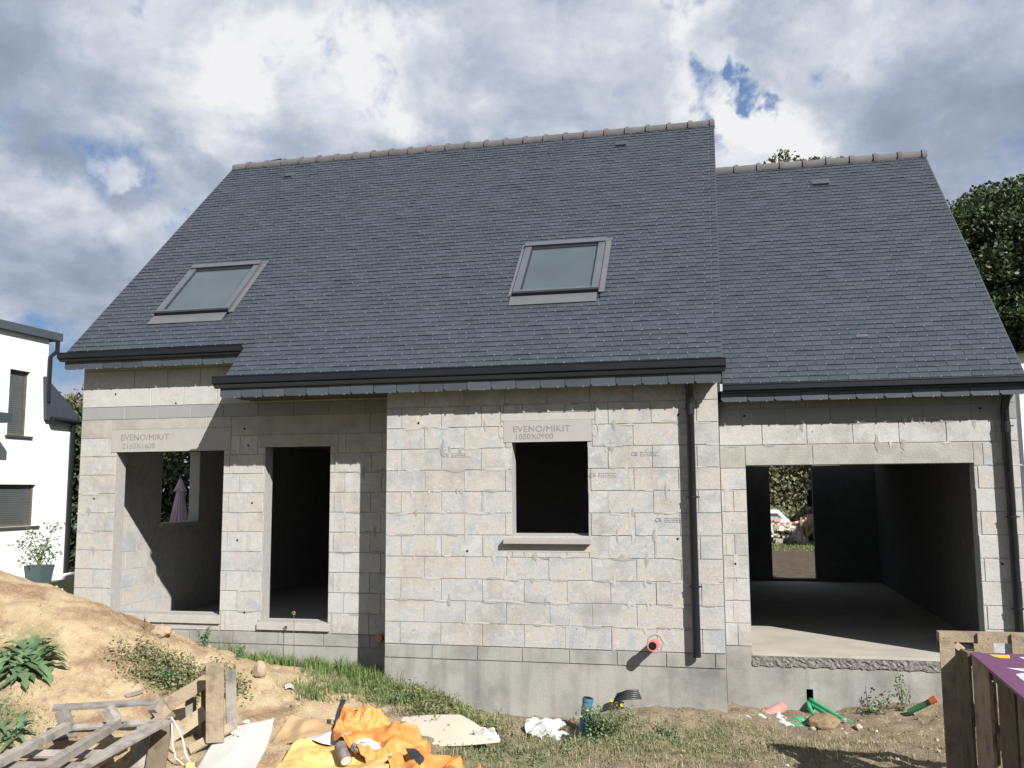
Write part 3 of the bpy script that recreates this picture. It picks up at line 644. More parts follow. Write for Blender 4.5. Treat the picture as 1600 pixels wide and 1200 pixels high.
# eaves: gutter, trim, hanging slates
def eave(x0, x1, y0, z0, slx0, slx1, wd, gt, gb, st, sb):     # gutter top / bottom and slate top / bottom, measured from the eave line
    g = MB().prism([(y0-.128, z0+gt), (y0-.131, z0+gb+.016), (y0-.10, z0+gb), (y0-.035, z0+gb), (y0-.035, z0+gt-.04), (y0-.11, z0+gt-.012)], 0, x0, x1)
    g.tube([(x0, y0-.128, z0+gt), (x1, y0-.128, z0+gt)], .007, 8)
    g.build('gutter', M['gutter'], house)
    MB().prism([(y0-.112, z0+gb-.003), (y0-.078, z0+st+.010), (y0-.046, z0+st+.006), (y0-.046, z0+gb-.003)], 0, x0+.01, x1-.01).build('gutter_trim', M['facia_slate'], house)
    fb = MB().box(slx0, slx1, y0-.035, y0-.005, z0+sb+.025, z0-.01).build('fascia_board', M['soffit'], house)
    n = int(round((slx1-slx0)/wd)); w_ = (slx1-slx0)/n; c = .028; h = st-sb
    me = bpy.data.meshes.new('hanging_slate'); hw = w_/2-.003
    me.from_pydata([(-hw, 0, 0), (-hw, 0, -h+c*.9), (-hw+c, 0, -h), (hw-.0, 0, -h), (hw, 0, 0), (-hw, .008, 0), (-hw, .008, -h+c*.9), (-hw+c, .008, -h), (hw, .008, -h), (hw, .008, 0)], [], [(0, 1, 2, 3, 4), (0, 5, 6, 1), (1, 6, 7, 2), (2, 7, 8, 3), (3, 8, 9, 4)]); me.update(); me.materials.append(M['facia_slate'])
    for i in range(n):
        o = bpy.data.objects.new('hanging_slate', me); COL.objects.link(o); o.parent = fb
        o.location = (slx0+w_*(i+.5), y0-.046-random.uniform(0, .006), z0+st+random.uniform(-.003, .003)); o.rotation_euler = (random.uniform(-.03, .03), random.uniform(-.010, .010), random.uniform(-.012, .012))
    hk = MB()
    for i in range(n): a = slx0+w_*(i+.72); hk.box(a-.005, a+.005, y0-.058, y0-.0435, z0+sb-.006, z0+sb+.010)
    hk.build('slate_hooks', M['hook'], fb)
eave(XS-.07, XR+.045, -.209, 3.112, XS, XR-.01, .29, .038, -.055, -.108, -.216)
eave(XL-.06, XS+.0, .353, 3.657, XL, XS-.01, .29, -.030, -.112, -.150, -.250)
eave(XR-.03, XG+.06, .349, 2.881, XR-.02, XG, .295, .040, -.035, -.058, -.150)
MB().box(XS, -.002, -.24, WR+.003, 2.93, 2.955).build('porch_soffit', M['soffit'], house)
MB().box(.0, XR-.06, -.24, .004, 2.93, 2.955).build('eave_soffit', M['soffit'], house)
MB().box(XS-.01, XS+.012, -.235, .36, 2.93, 3.10).build('cheek_board', M['facia_slate'], house)
MB().prism([(-.22, 3.07), (.36, 3.63), (.36, 3.45), (-.22, 2.92)], 0, XS-.012, XS+.003).build('cheek_slates', M['facia_slate'], house)
def verge(x, y0, y1, z0, yb, nm):       # rake edge
    MB().prism([(y0, rz(y0, z0, yb)+.006), (y1, rz(y1, z0, yb)+.006), (y1, rz(y1, z0, yb)-.15), (y0, rz(y0, z0, yb)-.15)], 0, x-.012, x+.004).build(nm, M['facia_slate'], house)
verge(XL, .34, RY, 3.112, -.209, 'verge_board'); verge(XG+.008, .34, RYG, 2.881, .349, 'verge_board'); verge(XR+.008, -.22, RY, 3.112, -.209, 'verge_board')
# party gable above the garage roof, slate hung
MB().prism([(-.15, 2.95), (RY, rz(RY)-.16), (RY, 4.5)], 0, 3.868, XR-.02).build('gable_cladding', M['facia_slate'], house)
# ridge tiles
def ridge(roof, x0, x1, y, z, n):
    pitch = (x1-x0)/n; me_ = None
    for i in range(n):
        if me_ is None:
            mb = MB(); K = 9
            def half(r, a, b):
                k = len(mb.v)
                for xx in (a, b):
                    for rr in (r, r-.018):
                        for j in range(K+1):
                            t = math.radians(-28+236*j/K); mb.v.append((xx, rr*math.cos(t), rr*math.sin(t)))
                m_ = K+1
                for j in range(K):
                    mb.f.append((k+j, k+j+1, k+2*m_+j+1, k+2*m_+j)); mb.f.append((k+j, k+j+1, k+m_+j+1, k+m_+j)); mb.f.append((k+2*m_+j, k+2*m_+j+1, k+3*m_+j+1, k+3*m_+j))
                for a_ in (0, K): mb.f.append((k+a_, k+m_+a_, k+3*m_+a_, k+2*m_+a_))
            half(.082, -pitch/2, pitch/2+.02); half(.103, pitch/2-.055, pitch/2+.005)
            o = mb.build('ridge_tile', M['ridge'], roof, smooth=True, local=True); me_ = o.data
            me_.set_sharp_from_angle(angle=.7)
        else:
            o = bpy.data.objects.new('ridge_tile', me_); COL.objects.link(o); o.parent = roof
        o.location = (x0+pitch*(i+.5), y, z-.015); o.rotation_euler = (random.gauss(0, .015), random.gauss(0, .008), random.gauss(0, .006))
ridge(main_roof, XL, XR, RY, rz(RY), 25); ridge(garage_roof, XR+.01, XG+.01, RYG, rz(RYG, 2.881, .349), 9)
# ridge vent knob near the left end
a = at(432, 252, RY+.1); MB().tube([(a[0]-.12, a[1], a[2]-.04), (a[0]+.1, a[1], a[2]-.03)], [.06, .075], 10).build('ridge_vent', M['gutter'], house)
# roof windows
def slab3(mb, x0, x1, s0, s1, n0, n1, z0=3.112, y0=-.209):
    k = len(mb.v)
    for x in (x0, x1):
        for s in (s0, s1):
            for n in (n0, n1): mb.v.append(tuple(rp(x, s, n, z0, y0)))
    mb.f += [tuple(k+i for i in q) for q in ((0, 1, 3, 2), (4, 6, 7, 5), (0, 4, 5, 1), (2, 3, 7, 6), (0, 2, 6, 4), (1, 5, 7, 3))]; return mb
for x0, x1 in SKY:
    rw = bpy.data.objects.new('roof_window', None); COL.objects.link(rw); rw.parent = house; rw.empty_display_size = .2
    f = MB(); b = .088
    slab3(f, x0, x0+b, S0+.04, S1-.10, .0, .055); slab3(f, x1-b, x1, S0+.04, S1-.10, .0, .055)
    slab3(f, x0+b, x1-b, S0+.045, S0+.115, .01, .045)
    f.build('frame', M['skyframe'], rw)
    slab3(MB(), x0-.005, x1+.005, S1-.10, S1-.0, .0, .075).build('top_cover', M['skyframe'], rw)
    slab3(MB(), x0-.005, x1+.005, S0-.005, S0+.038, .0, .068).build('bottom_rail', M['skyframe_dark'], rw)
    g = MB(); slab3(g, x0+b, x0+b+.022, S0+.13, S1-.11, .015, .040); slab3(g, x1-b-.022, x1-b, S0+.12, S1-.11, .015, .040); slab3(g, x0+b+.02, x1-b-.02, S1-.15, S1-.102, .015, .042)
    g.build('seal', M['skyframe_dark'], rw)
    slab3(MB(), x0+b+.01, x1-b-.01, S0+.11, S1-.11, .010, .030).build('pane', M['glass'], rw)
    h = MB(); slab3(h, x0-.02, x1-.03+.02, S0-.21, S0-.01, .012, .022); slab3(h, x1+.006, x1+.075, S0+.0, S1+.03, .010, .020); slab3(h, x0-.06, x0-.006, S0+.0, S1+.03, .010, .020); slab3(h, x0-.02, x1+.09, S1+.002, S1+.05, .012, .026)
    h.build('flashing', M['flash'], rw)
# roof vents
def vent(x0, x1, s0, s1, z0, y0):
    rv = slab3(MB(), x0-.02, x1+.02, s0-.03, s1+.04, .008, .018, z0, y0).build('roof_vent', M['facia_slate'], house)
    k = MB(); P = [rp(x0, s0, .045, z0, y0), rp(x1, s0, .045, z0, y0), rp(x1, s1, .02, z0, y0), rp(x0, s1, .02, z0, y0), rp(x0, s0, .018, z0, y0), rp(x1, s0, .018, z0, y0)]
    k.add(P, [(0, 1, 2, 3), (0, 4, 5, 1), (0, 3, 4), (1, 5, 2)]); k.build('hood', M['facia_slate'], rv, fix=False)
    slab3(MB(), x0+.015, x1-.015, s0-.012, s0+.02, .02, .030, z0, y0).build('opening', M['dark'], rv)
vent(-3.47, -3.33, 5.93, 6.06, 3.112, -.209); vent(2.36, 2.53, 6.0, 6.14, 3.112, -.209); s_ = (3.93-.349)*HY; vent(5.36, 5.60, s_-.05, s_+.10, 2.881, .349)
a = atx(1345, 527, 5.53); s_ = (1.011-.349)*HY
slab3(MB(), 5.48, 5.61, s_-.02, s_+.03, .014, .020, 2.881, .349).build('bare_slate_patch', M['ridge'], garage_roof)
# downpipes
def downpipe(x, y, zt, zb, ys):
    mb = MB().tube([(x, ys, zt+.1), (x, ys-.01, zt+.02), (x, y, zt-.16), (x, y, zb)], .043, 14)
    mb.tube([(x, y, zt-.3), (x, y, zt-.42)], .048, 14); o = mb.build('downpipe', M['gutter'], house, smooth=True); o.data.set_sharp_from_angle(angle=.8)
    z = zt-.38
    for z in (zt-.35, zt-1.32, zt-2.28):
        b = MB().tube([(x, y, z-.012), (x, y, z+.012)], .051, 12); b.box(x-.008, x+.008, y+.04, y+.1, z-.01, z+.01); b.box(x+.045, x+.078, y-.012, y+.012, z-.006, z+.006); b.box(x-.07, x-.045, y-.008, y+.008, z-.005, z+.005); b.build('bracket', M['gutter'], o)
downpipe(3.565, -.075, 2.99, -.03, -.20); downpipe(6.885, WR-.075, 2.76, -.62, WR-.20)
# white gutter end stop by the garage corner
a = at(1127, 603, .2); MB().box(a[0]-.015, a[0]+.012, .19, .23, a[2]-.06, a[2]+.02).build('gutter_end_clip', M['block_light'], house)
# red waste pipe through the wall
a = at(1020, 1009, -.24); p = MB(); q0, q1 = np.array((a[0]+.015, .02, a[2]-.012)), np.array((a[0], -.25, a[2]))
p.tube([q0, q1], .05, 18); pipe = p.build('waste_pipe', M['pvc_red'], house, smooth=True); pipe.data.set_sharp_from_angle(angle=.8)
d_ = (q1-q0)/np.linalg.norm(q1-q0); MB().tube([q1-d_*.04, q1+d_*.004], [.060, .060], 18).build('collar', M['pvc_red'], pipe)
MB().tube([q1+d_*.002, q1+d_*.008], .042, 16).build('bore', M['dark'], pipe)
mb = MB(); ring = [(q0[0]+.085*math.cos(t)*random.uniform(.9, 1.1), +.012, q0[2]+.095*math.sin(t)) for t in np.linspace(0, 2*math.pi, 17)]
mb.tube(ring, .018, 8, cap=False); mb.build('mortar_ring', M['rough_band'], p_wall)
a = at(592, 997, WR-.06); MB().tube([(a[0], WR+.01, a[2]), (a[0], WR-.08, a[2])], .045, 12).build('waste_pipe', M['pvc_red'], house)
# ------------------------------------------------------------------ surroundings: materials
M['render_white'] = material('white_render', (.80, .80, .79), (.77, .77, .76), 2, .9, .05, 60, .2)
M['roller'] = material('grey_roller_shutter', (.075, .085, .085), (.09, .10, .10), 3, .5, .05, 20, .4)
M['leaf'] = material('tree_leaf', (.060, .095, .024), (.095, .125, .036), 1.1, .6, 0, 10, .35, island=.42, trans=.28)
M['leaf_dark'] = material('dark_tree_leaf', (.034, .060, .020), (.055, .082, .028), 1.1, .55, 0, 10, .4, island=.4, trans=.2)
M['leaf_olive'] = material('olive_leaf', (.10, .10, .035), (.14, .125, .05), .6, .7, 0, 10, .2, island=.35, trans=.2)
M['bark'] = material('bark', (.10, .08, .06), (.14, .12, .095), 9, .95, .5, 30, .1)
M['grass'] = material('grass_blade', (.125, .20, .055), (.19, .25, .085), 3, .6, 0, 10, .3, island=.35, trans=.25)
M['grass_dry'] = material('dry_grass', (.32, .29, .16), (.42, .38, .23), 4, .7, 0, 10, .2, island=.35, trans=.2)
M['grass_olive'] = material('low_olive_weed', (.15, .165, .07), (.24, .23, .12), 4, .7, 0, 10, .2, island=.4, trans=.2)
M['weed'] = material('weed_leaf', (.095, .165, .075), (.15, .225, .115), 5, .55, .1, 50, .4, island=.25, objr=.12, trans=.2)
M['stem'] = material('weed_stem', (.13, .13, .06), (.16, .12, .07), 8, .7, 0, 10, .2)
M['yellow'] = material('yellow_petal', (.80, .62, .02), None, 5, .6, 0, 10, .2)
M['stone'] = material('tan_stone', (.34, .25, .165), (.42, .33, .235), 9, .9, .5, 45, .2)
M['clod'] = material('brown_earth_clod', (.22, .155, .095), (.29, .215, .14), 14, .95, .8, 40, .1)
M['pebble'] = material('pebble', (.30, .25, .19), (.42, .37, .30), 12, .9, .2, 40, .2, island=.4)
M['rubble'] = material('white_rubble', (.44, .41, .36), (.55, .52, .46), 9, .9, .3, 30, .2, island=.25)
M['orange'] = material('orange_sack_plastic', (.68, .25, .06), (.76, .34, .10), 2.2, .55, .05, 16, .3, trans=.15)
M['yellow_sack'] = material('yellow_sack_plastic', (.74, .48, .14), (.80, .60, .27), 2, .55, .05, 16, .5, trans=.12)
M['white_film'] = material('white_plastic_film', (.72, .71, .68), (.62, .60, .57), 8, .45, .2, 20, .5, trans=.15)
M['paper'] = material('grey_white_board', (.54, .51, .47), (.62, .60, .56), 2.5, .8, .08, 30, .2)
M['card'] = material('beige_cardboard', (.52, .44, .35), (.58, .50, .41), 2.5, .85, .06, 40, .2)
M['kraft'] = material('kraft_paper', (.40, .27, .145), (.46, .32, .18), 3, .8, .1, 25, .2)
M['tin'] = material('rusty_tin', (.35, .34, .33), (.16, .12, .10), 18, .5, .3, 40, .5, metal=.5)
M['black_plastic'] = material('black_plastic', (.022, .024, .028), (.035, .037, .04), 8, .4, .1, 30, .5)
M['blue_pipe'] = material('blue_plastic_pipe', (.04, .19, .30), (.05, .15, .22), 8, .5, .05, 30, .5)
M['green_hose'] = material('green_plastic_hose', (.03, .30, .13), (.04, .36, .17), 8, .42, .05, 30, .5)
M['green_dark'] = material('dark_green_conduit', (.03, .15, .06), (.04, .18, .08), 8, .42, .05, 30, .5)
M['pink'] = material('faded_red_conduit', (.58, .20, .18), (.64, .27, .24), 12, .5, .1, 60, .4)
M['orange_cap'] = material('orange_cap', (.42, .10, .045), None, 5, .5, 0, 10, .4)
M['purple'] = material('purple_printed_board', (.135, .045, .115), (.165, .06, .14), 6, .5, .08, 30, .4)
M['white_print'] = material('white_print', (.60, .58, .62), None, 5, .5, 0, 10, .3)
M['yellow_print'] = material('yellow_print', (.70, .50, .03), None, 5, .5, 0, 10, .3)
M['lilac'] = material('lilac_canvas', (.62, .50, .60), (.68, .56, .66), 5, .8, .1, 40, .2, trans=.2)
M['planter'] = material('teal_grey_planter', (.06, .09, .10), (.08, .11, .12), 5, .6, .05, 30, .4)
M['red_tape'] = material('red_barrier_tape', (.55, .05, .03), None, 5, .5, 0, 10, .3)
M['van'] = material('white_van_paint', (.75, .75, .75), None, 5, .3, 0, 10, .5)

# ------------------------------------------------------------------ neighbour's house on the left
NX = -11.
nh = thing('neighbour_house', 'white rendered house with grey shutters on the left behind the sand heap', 'house', (NX, 6, -.1))
yE, zT = atx(77, 531, NX)[1:]; yW, zE = atx(111, 664, NX)[1], atx(111, 660, NX)[2]
a1, b1 = atx(16, 576, NX), atx(46, 682, NX); W1 = (atx(15, 600, NX)[1], atx(47, 600, NX)[1], b1[2], a1[2])
W2 = (2.6, atx(55, 790, NX)[1], atx(40, 822, NX)[2], atx(40, 757, NX)[2])
rs = [(1.5, yE, -.6, zT)]
for h in (W1, W2): rs = subtract(rs, h)
mb = MB()
for a, b, c, d in rs: mb.box(NX-.3, NX, a, b, c, d)
mb.box(NX-7, NX-.303, 1.5, 1.8, -.6, zT).box(NX-7, NX-.303, yE-.3, yE, -.6, zT).box(NX-7.3, NX-7.003, 1.5, yE, -.6, zT)
mb.box(NX-7, NX-.01, yE+.003, yW, -.6, zE)
mb.build('wall', M['render_white'], nh)
MB().box(NX-7.4, NX+.12, 1.3, yE+.30, zT+.002, zT+.18).build('parapet_cap', M['facia_slate'], nh)
ra, rb, rc = atx(72, 588, NX+.08), atx(127, 655, NX+.08), atx(78, 650, NX+.08)
rf = MB().prism([(ra[1], ra[2]), (rb[1], rb[2]), (rb[1], rb[2]-.10), (rc[1]-.1, rb[2]-.10)], 0, NX-6.5, NX+.08).build('wing_roof', M['slate'], nh)
MB().tube([(NX+.14, rc[1], rb[2]-.08), (NX+.14, rb[1]+.05, rb[2]-.08)], .065, 10).build('gutter', M['gutter'], nh)
for W_ in (W1, W2):
    fr = MB().box(NX-.14, NX-.08, W_[0]+.002, W_[1]-.002, W_[2]+.002, W_[2]+.06).box(NX-.14, NX-.08, W_[1]-.06, W_[1]-.002, W_[2]+.061, W_[3]-.002).box(NX-.14, NX-.08, W_[0]+.002, W_[0]+.05, W_[2]+.061, W_[3]-.002).build('window', M['bark'], nh)
    mb = MB(); z = W_[2]+.065
    while z < W_[3]-.02: mb.prism([(NX-.235, z), (NX-.195, z+.004), (NX-.195, z+.038), (NX-.235, z+.044)], 1, W_[0]+.052, W_[1]-.062) if False else mb.box(NX-.135, NX-.105, W_[0]+.052, W_[1]-.062, z, z+.040); z += .045
    mb.build('shutter', M['roller'], fr, kind='stuff')
    MB().box(NX-.1, NX+.05, W_[0]-.06, W_[1]+.12, W_[2]-.045, W_[2]-.003).build('sill', M['facia_slate'], fr)
yp = atx(75, 600, NX)[1]
MB().tube([(NX+.1, yE+.16, zT-.02), (NX+.1, yE+.16, zT-.25), (NX+.08, yE-.03, zT-.4), (NX+.08, yE-.03, zE+.4)], .05, 8).build('downpipe', M['gutter'], nh)
yq = atx(104, 780, NX)[1]; MB().tube([(NX+.1, yq, rb[2]-.12), (NX+.08, yq, zE-.3), (NX+.08, yq, -.1)], .055, 8).build('downpipe', M['gutter'], nh)
c0 = atx(0, 660, NX+.3); MB().box(NX, NX+.75, 2.5, atx(16, 655, NX+.7)[1], atx(8, 660, NX+.7)[2], atx(8, 645, NX+.7)[2]).build('porch_roof', M['facia_slate'], nh)
# plinth / low terrace wall
t0 = atx(78, 905, NX+.9); tw = MB().box(NX+.6, NX+1.0, t0[1]-.3, t0[1]+2.2, -.35, .0).build('terrace_wall', M['render_white']); tag(recentre(tw), 'low white terrace wall at the foot of the white house corner', 'wall')

# ------------------------------------------------------------------ plants
def leaves(C_, size, mat, name, parent=None, kind=None, nrm=None, aspect=.55):
    C_ = np.asarray(C_, float); n = len(C_); sz = size*rng.uniform(.6, 1.3, n)
    d = rng.normal(size=(n, 3)); d /= np.linalg.norm(d, axis=1)[:, None]
    u = rng.normal(size=(n, 3)); u[:, 2] = np.abs(u[:, 2])*.6+.3
    if nrm is not None: u = u*.7+nrm
    a = np.cross(d, u); a /= np.linalg.norm(a, axis=1)[:, None]+1e-9; b = np.cross(a, u); b /= np.linalg.norm(b, axis=1)[:, None]+1e-9
    a = a*sz[:, None]*.5; b = b*sz[:, None]*.5*aspect
    V = np.stack([C_-a, C_+b*1., C_+a, C_-b*1.], 1).reshape(-1, 3)
    off = np.array(wloc(parent)) if parent else 0
    F = np.arange(4*n).reshape(n, 4); me = bpy.data.meshes.new(name)
    me.vertices.add(4*n); me.vertices.foreach_set('co', (V-off).ravel()); me.loops.add(4*n); me.loops.foreach_set('vertex_index', F.ravel())
    me.polygons.add(n); me.polygons.foreach_set('loop_start', np.arange(0, 4*n, 4)); me.update(calc_edges=True); me.materials.append(mat)
    o = bpy.data.objects.new(name, me); COL.objects.link(o)
    if parent: o.parent = parent
    if kind: o['kind'] = kind
    return o
def clumps(center, rad, nc, per, cr, flat=.8, seed=0, hollow=.45):
    r_ = np.random.default_rng(seed); P = []
    for i in range(nc):
        d = r_.normal(size=3); d /= np.linalg.norm(d); k = r_.uniform(hollow, 1)**.6
        c = np.array(center)+d*np.array(rad)*k; rr = cr*r_.uniform(.55, 1.35)
        q = r_.normal(size=(int(per*r_.uniform(.6, 1.3)), 3)); q /= np.linalg.norm(q, axis=1)[:, None]; q *= (r_.uniform(.2, 1, len(q))**.5)[:, None]
        P.append(c+q*rr*np.array((1, 1, flat)))
    return np.concatenate(P)
def tree(name, label, cat, base, th, center, rad, nc, per, cr, size, mat, seed, group=None):
    t = thing(name, label, cat, base, group); b = np.array(base, float); c = np.array(center, float)
    mb = MB(); top = c+np.array((0, 0, -rad[2]*.2)); mb.tube([b-np.array((0, 0, .3)), b+(top-b)*.5+rng.normal(size=3)*.08*np.array((1, 1, 0)), top], [th, th*.72, th*.4], 9)
    mb.build('trunk', M['bark'], t, smooth=True); r_ = np.random.default_rng(seed+50)
    for i in range(7):
        d = r_.normal(size=3); d[2] = abs(d[2])*.5; d /= np.linalg.norm(d); s = b+(top-b)*r_.uniform(.55, .95); e_ = c+d*np.array(rad)*.8
        MB().tube([s, (s+e_)/2+r_.normal(size=3)*.15, e_], [th*.35, th*.22, th*.08], 6).build('limb', M['bark'], t, smooth=True)
    leaves(clumps(center, rad, nc, per, cr, seed=seed), size, mat, 'crown', t); return t
tree('oak_tree', 'large dark green broadleaf tree beyond the right end of the garage roof', 'tree', (14.6, 25.6, -.3), .38, (14.7, 25.6, 9.3), (4.1, 3.8, 3.3), 300, 480, .85, .18, M['leaf_dark'], 3)
tree('tall_tree', 'tall tree whose tip just shows above the garage ridge', 'tree', (7.5, 31, -.3), .36, (7.4, 31, 12.6), (3.6, 3.2, 3.6), 110, 300, .8, .20, M['leaf'], 5)
tree('garden_tree', 'green tree seen between the white house and the unfinished house', 'tree', (-20.6, 20.5, -.3), .25, (-20.6, 20.5, 3.3), (4.2, 3.2, 2.6), 110, 260, .7, .18, M['leaf_olive'], 8)
k_ = 0
for x, y, h, m_, lb_ in ((3.2, 38, 7.5, 'leaf_olive', 'dark bushy tree at left in the view through the garage back door'), (6.6, 41, 8.6, 'leaf_olive', 'olive brown tree at right in the view through the garage back door'), (10.4, 39, 7, 'leaf', 'green tree hidden deep behind the garage')):
    tree('background_tree', lb_, 'tree', (x, y, -.3), .25, (x, y, h*.55), (3.2, 2.2, h*.5), 110, 240, .8, .26, M[m_], 20+k_, 'trees behind the building plot'); k_ += 1
M['leaf_far'] = material('pale_hedge_leaf', (.16, .18, .09), (.22, .22, .12), .6, .7, 0, 10, .2, island=.4, trans=.3)
bh = thing('field_hedge', 'green hedge closing the plot far behind the garage back door', 'hedge', (7, 28.5, -.2))
r_ = np.random.default_rng(14); P = np.stack([r_.uniform(-2, 17, 34000), 28.5+r_.normal(size=34000)*.4, r_.uniform(-.2, 3.1, 34000)], 1)
xa_, xb_ = at(1260, 790, 28.5)[0], at(1292, 790, 28.5)[0]; P = P[~((P[:, 0] > xa_) & (P[:, 0] < xb_) & (P[:, 2] < 1.75) & (P[:, 2] > .75))]
leaves(P, .20, M['leaf_far'], 'foliage', bh)
P = np.stack([r_.uniform(1, 15, 5000), 27.3+r_.normal(size=5000)*.3, r_.uniform(-.2, 1.1, 5000)], 1); leaves(P, .2, M['leaf_far'], 'low_growth', bh)
lh = thing('laurel_hedge', 'tall dark laurel hedge seen through the side window of the bay', 'hedge', (-9.6, 10.4, -.2))
r_ = np.random.default_rng(4); P = np.stack([r_.uniform(-13.2, -6.6, 20000), 10.4+r_.normal(size=20000)*.6, r_.uniform(-.2, 4.2, 20000)], 1); P[:, 2] -= np.abs(np.sin(P[:, 0]*1.7))*.3*(P[:, 2] > 2.5)
leaves(P, .19, M['leaf_dark'], 'foliage', lh)
mb = MB()
for i in range(12): x = -13+i*.56; mb.tube([(x, 10.4, -.3), (x+.1, 10.4, 2.8)], .03, 5)
mb.build('stems', M['bark'], lh)
lo = thing('low_green_bush', 'low rounded green bush behind the crest of the sand heap', 'bush', tuple(atx(100, 925, -9.4)))
c_ = atx(102, 922, -9.4); leaves(clumps(c_, (.35, .3, .16), 26, 60, .09, seed=9), .07, M['leaf'], 'foliage', lo)

def bladeset(pts, h0, h1, wd, mat, name, lean=.35, label=None, cat=None, parent=None):
    n = len(pts); pts = np.asarray(pts, float); h = h0+(h1-h0)*rng.random(n)**1.7*np.array([.55+.9*max(0, mnoise.noise((p[0]*4, p[1]*4, 6))+.35) for p in pts]); az = rng.uniform(0, 2*math.pi, n); ln = rng.uniform(.1, 1., n)*lean*h
    d = np.stack([np.cos(az), np.sin(az), np.zeros(n)], 1); s = np.stack([-np.sin(az), np.cos(az), np.zeros(n)], 1)*wd*rng.uniform(.6, 1.3, n)[:, None]
    up = np.array((0, 0, 1.)); b = pts; m_ = b+d*(ln*.3)[:, None]+up*(h*.6)[:, None]; t = b+d*ln[:, None]+up*h[:, None]
    V = np.stack([b-s/2, b+s/2, m_-s*.35, m_+s*.35, t], 1).reshape(-1, 3); k = np.arange(n)*5
    F = np.concatenate([np.stack([k, k+1, k+3, k+2], 1).reshape(n, 4)]).tolist()+np.stack([k+2, k+3, k+4], 1).tolist()
    me = bpy.data.meshes.new(name); me.from_pydata(V.tolist(), [], F); me.update(); me.materials.append(mat); o = bpy.data.objects.new(name, me); COL.objects.link(o)
    if label: tag(o, label, cat)
    o['kind'] = 'stuff'; return o
def scatter(cx, cy, rx, ry, n, sp=1.):
    out = []
    while len(out) < n:
        x, y = random.gauss(0, .5), random.gauss(0, .5)
        if abs(x) > 1.3 or abs(y) > 1.3: continue
        X, Y = cx+x*rx, cy+y*ry
        if mnoise.noise((X*5, Y*5, 2)) < -.18*sp and random.random() < .8: continue
        lim = -.02 if 0 <= X <= 3.87 else .54
        if Y > lim: continue
        out.append((X, Y, gz(X, Y)-.006))
    return out
pts = scatter(-1.0, .30, 1.1, .32, 2600)+scatter(.05, .25, .5, .5, 900)+scatter(-1.9, .35, .4, .2, 300)
bladeset(pts, .05, .21, .009, M['grass'], 'wall_grass', .8, label='green grass growing along the foot of the recessed wall', cat='grass')
pts = scatter(.35, -.3, 1.0, .55, 2400)+scatter(.95, -.6, .55, .35, 900)+scatter(-.45, -.75, .4, .25, 350)
bladeset(pts, .04, .17, .009, M['grass'], 'bank_grass', .9, label='dense grass on the bank below the block corner', cat='grass')
pts = []
for q in ((2.4, -1.2, 1.2, .6, 2600), (3.4, -1.05, 1.1, .5, 2300), (1.7, -1.7, .9, .45, 1800), (3.7, -.5, .6, .25, 700), (-3.0, -2.6, .5, .35, 600), (1.0, -.95, .5, .3, 600), (2.6, -.75, .5, .25, 500), (3.2, -1.5, 1.4, .4, 1800), (4.6, -1.0, .8, .4, 700)): pts += scatter(*q)
bladeset(pts, .012, .055, .007, M['grass_olive'], 'low_grass', .8, label='short patchy olive grass on the ground before the house', cat='grass')
pts = []
for q in ((2.4, -1.2, 1.3, .6, 900), (3.6, -1.0, 1.2, .5, 900), (.8, -.55, .8, .4, 500), (-1.9, -1.3, .6, .4, 500), (4.6, -.6, 1., .4, 900), (5.3, -.9, 1., .5, 600), (3.0, -1.6, 1.3, .4, 1100), (1.5, -1.8, .9, .4, 900), (.2, -1.9, .8, .4, 300)): pts += scatter(*q)
bladeset(pts, .02, .09, .006, M['grass_dry'], 'dry_grass', .9, label='dry straw coloured grass among the green', cat='grass')
def ground_leaves(specs, size, mat, name, label, hmax=.10):
    P = []
    for q in specs:
        for x, y, z in scatter(*q): P.append((x, y, z+random.random()**2*hmax+.008))
    o = leaves(P, size, mat, name, kind='stuff'); tag(o, label, 'weeds'); return o
ground_leaves([(-1.95, -1.42, .50, .28, 2600), (-1.5, -1.2, .40, .22, 1500), (.9, -.72, .5, .3, 1300), (1.3, -1.0, .4, .25, 900), (.55, -.45, .6, .3, 900)], .040, M['grass_olive'], 'heap_weeds', 'dull green creeping weeds on the side of the sand heap', .16)
ground_leaves([(2.9, -1.0, 1.2, .5, 1500), (-2.9, -2.75, .5, .35, 900), (1.9, -1.65, .8, .4, 800), (.3, -.5, .9, .4, 900)], .028, M['weed'], 'ground_weeds', 'small leafy ground weeds in front of the house', .06)

def leaf_blade(mb, base, az, ln, wd, arch, lobes=5, droop=.6, follow=False):
    n = 14; d = np.array((math.cos(az), math.sin(az), 0)); s = np.array((-math.sin(az), math.cos(az), 0)); k = len(mb.v)
    for i in range(n+1):
        t = i/n; w_ = wd*math.sin(math.pi*min(1, .06+t*.94))**.7*(1+.42*math.sin(t*math.pi*2*lobes))*(1-.35*t); p = np.array(base)+d*ln*t+np.array((0, 0, arch*math.sin(math.pi*t*droop*1.6)-.1*arch*t))
        if follow: p[2] = gz(p[0], p[1])+.012+arch*.8*math.sin(math.pi*t*.85)
        mb.v += [tuple(p-s*w_/2+np.array((0, 0, w_*.18))), tuple(p), tuple(p+s*w_/2+np.array((0, 0, w_*.18)))]
    for i in range(n):
        a = k+i*3; mb.f += [(a, a+1, a+4, a+3), (a+1, a+2, a+5, a+4)]
    return mb
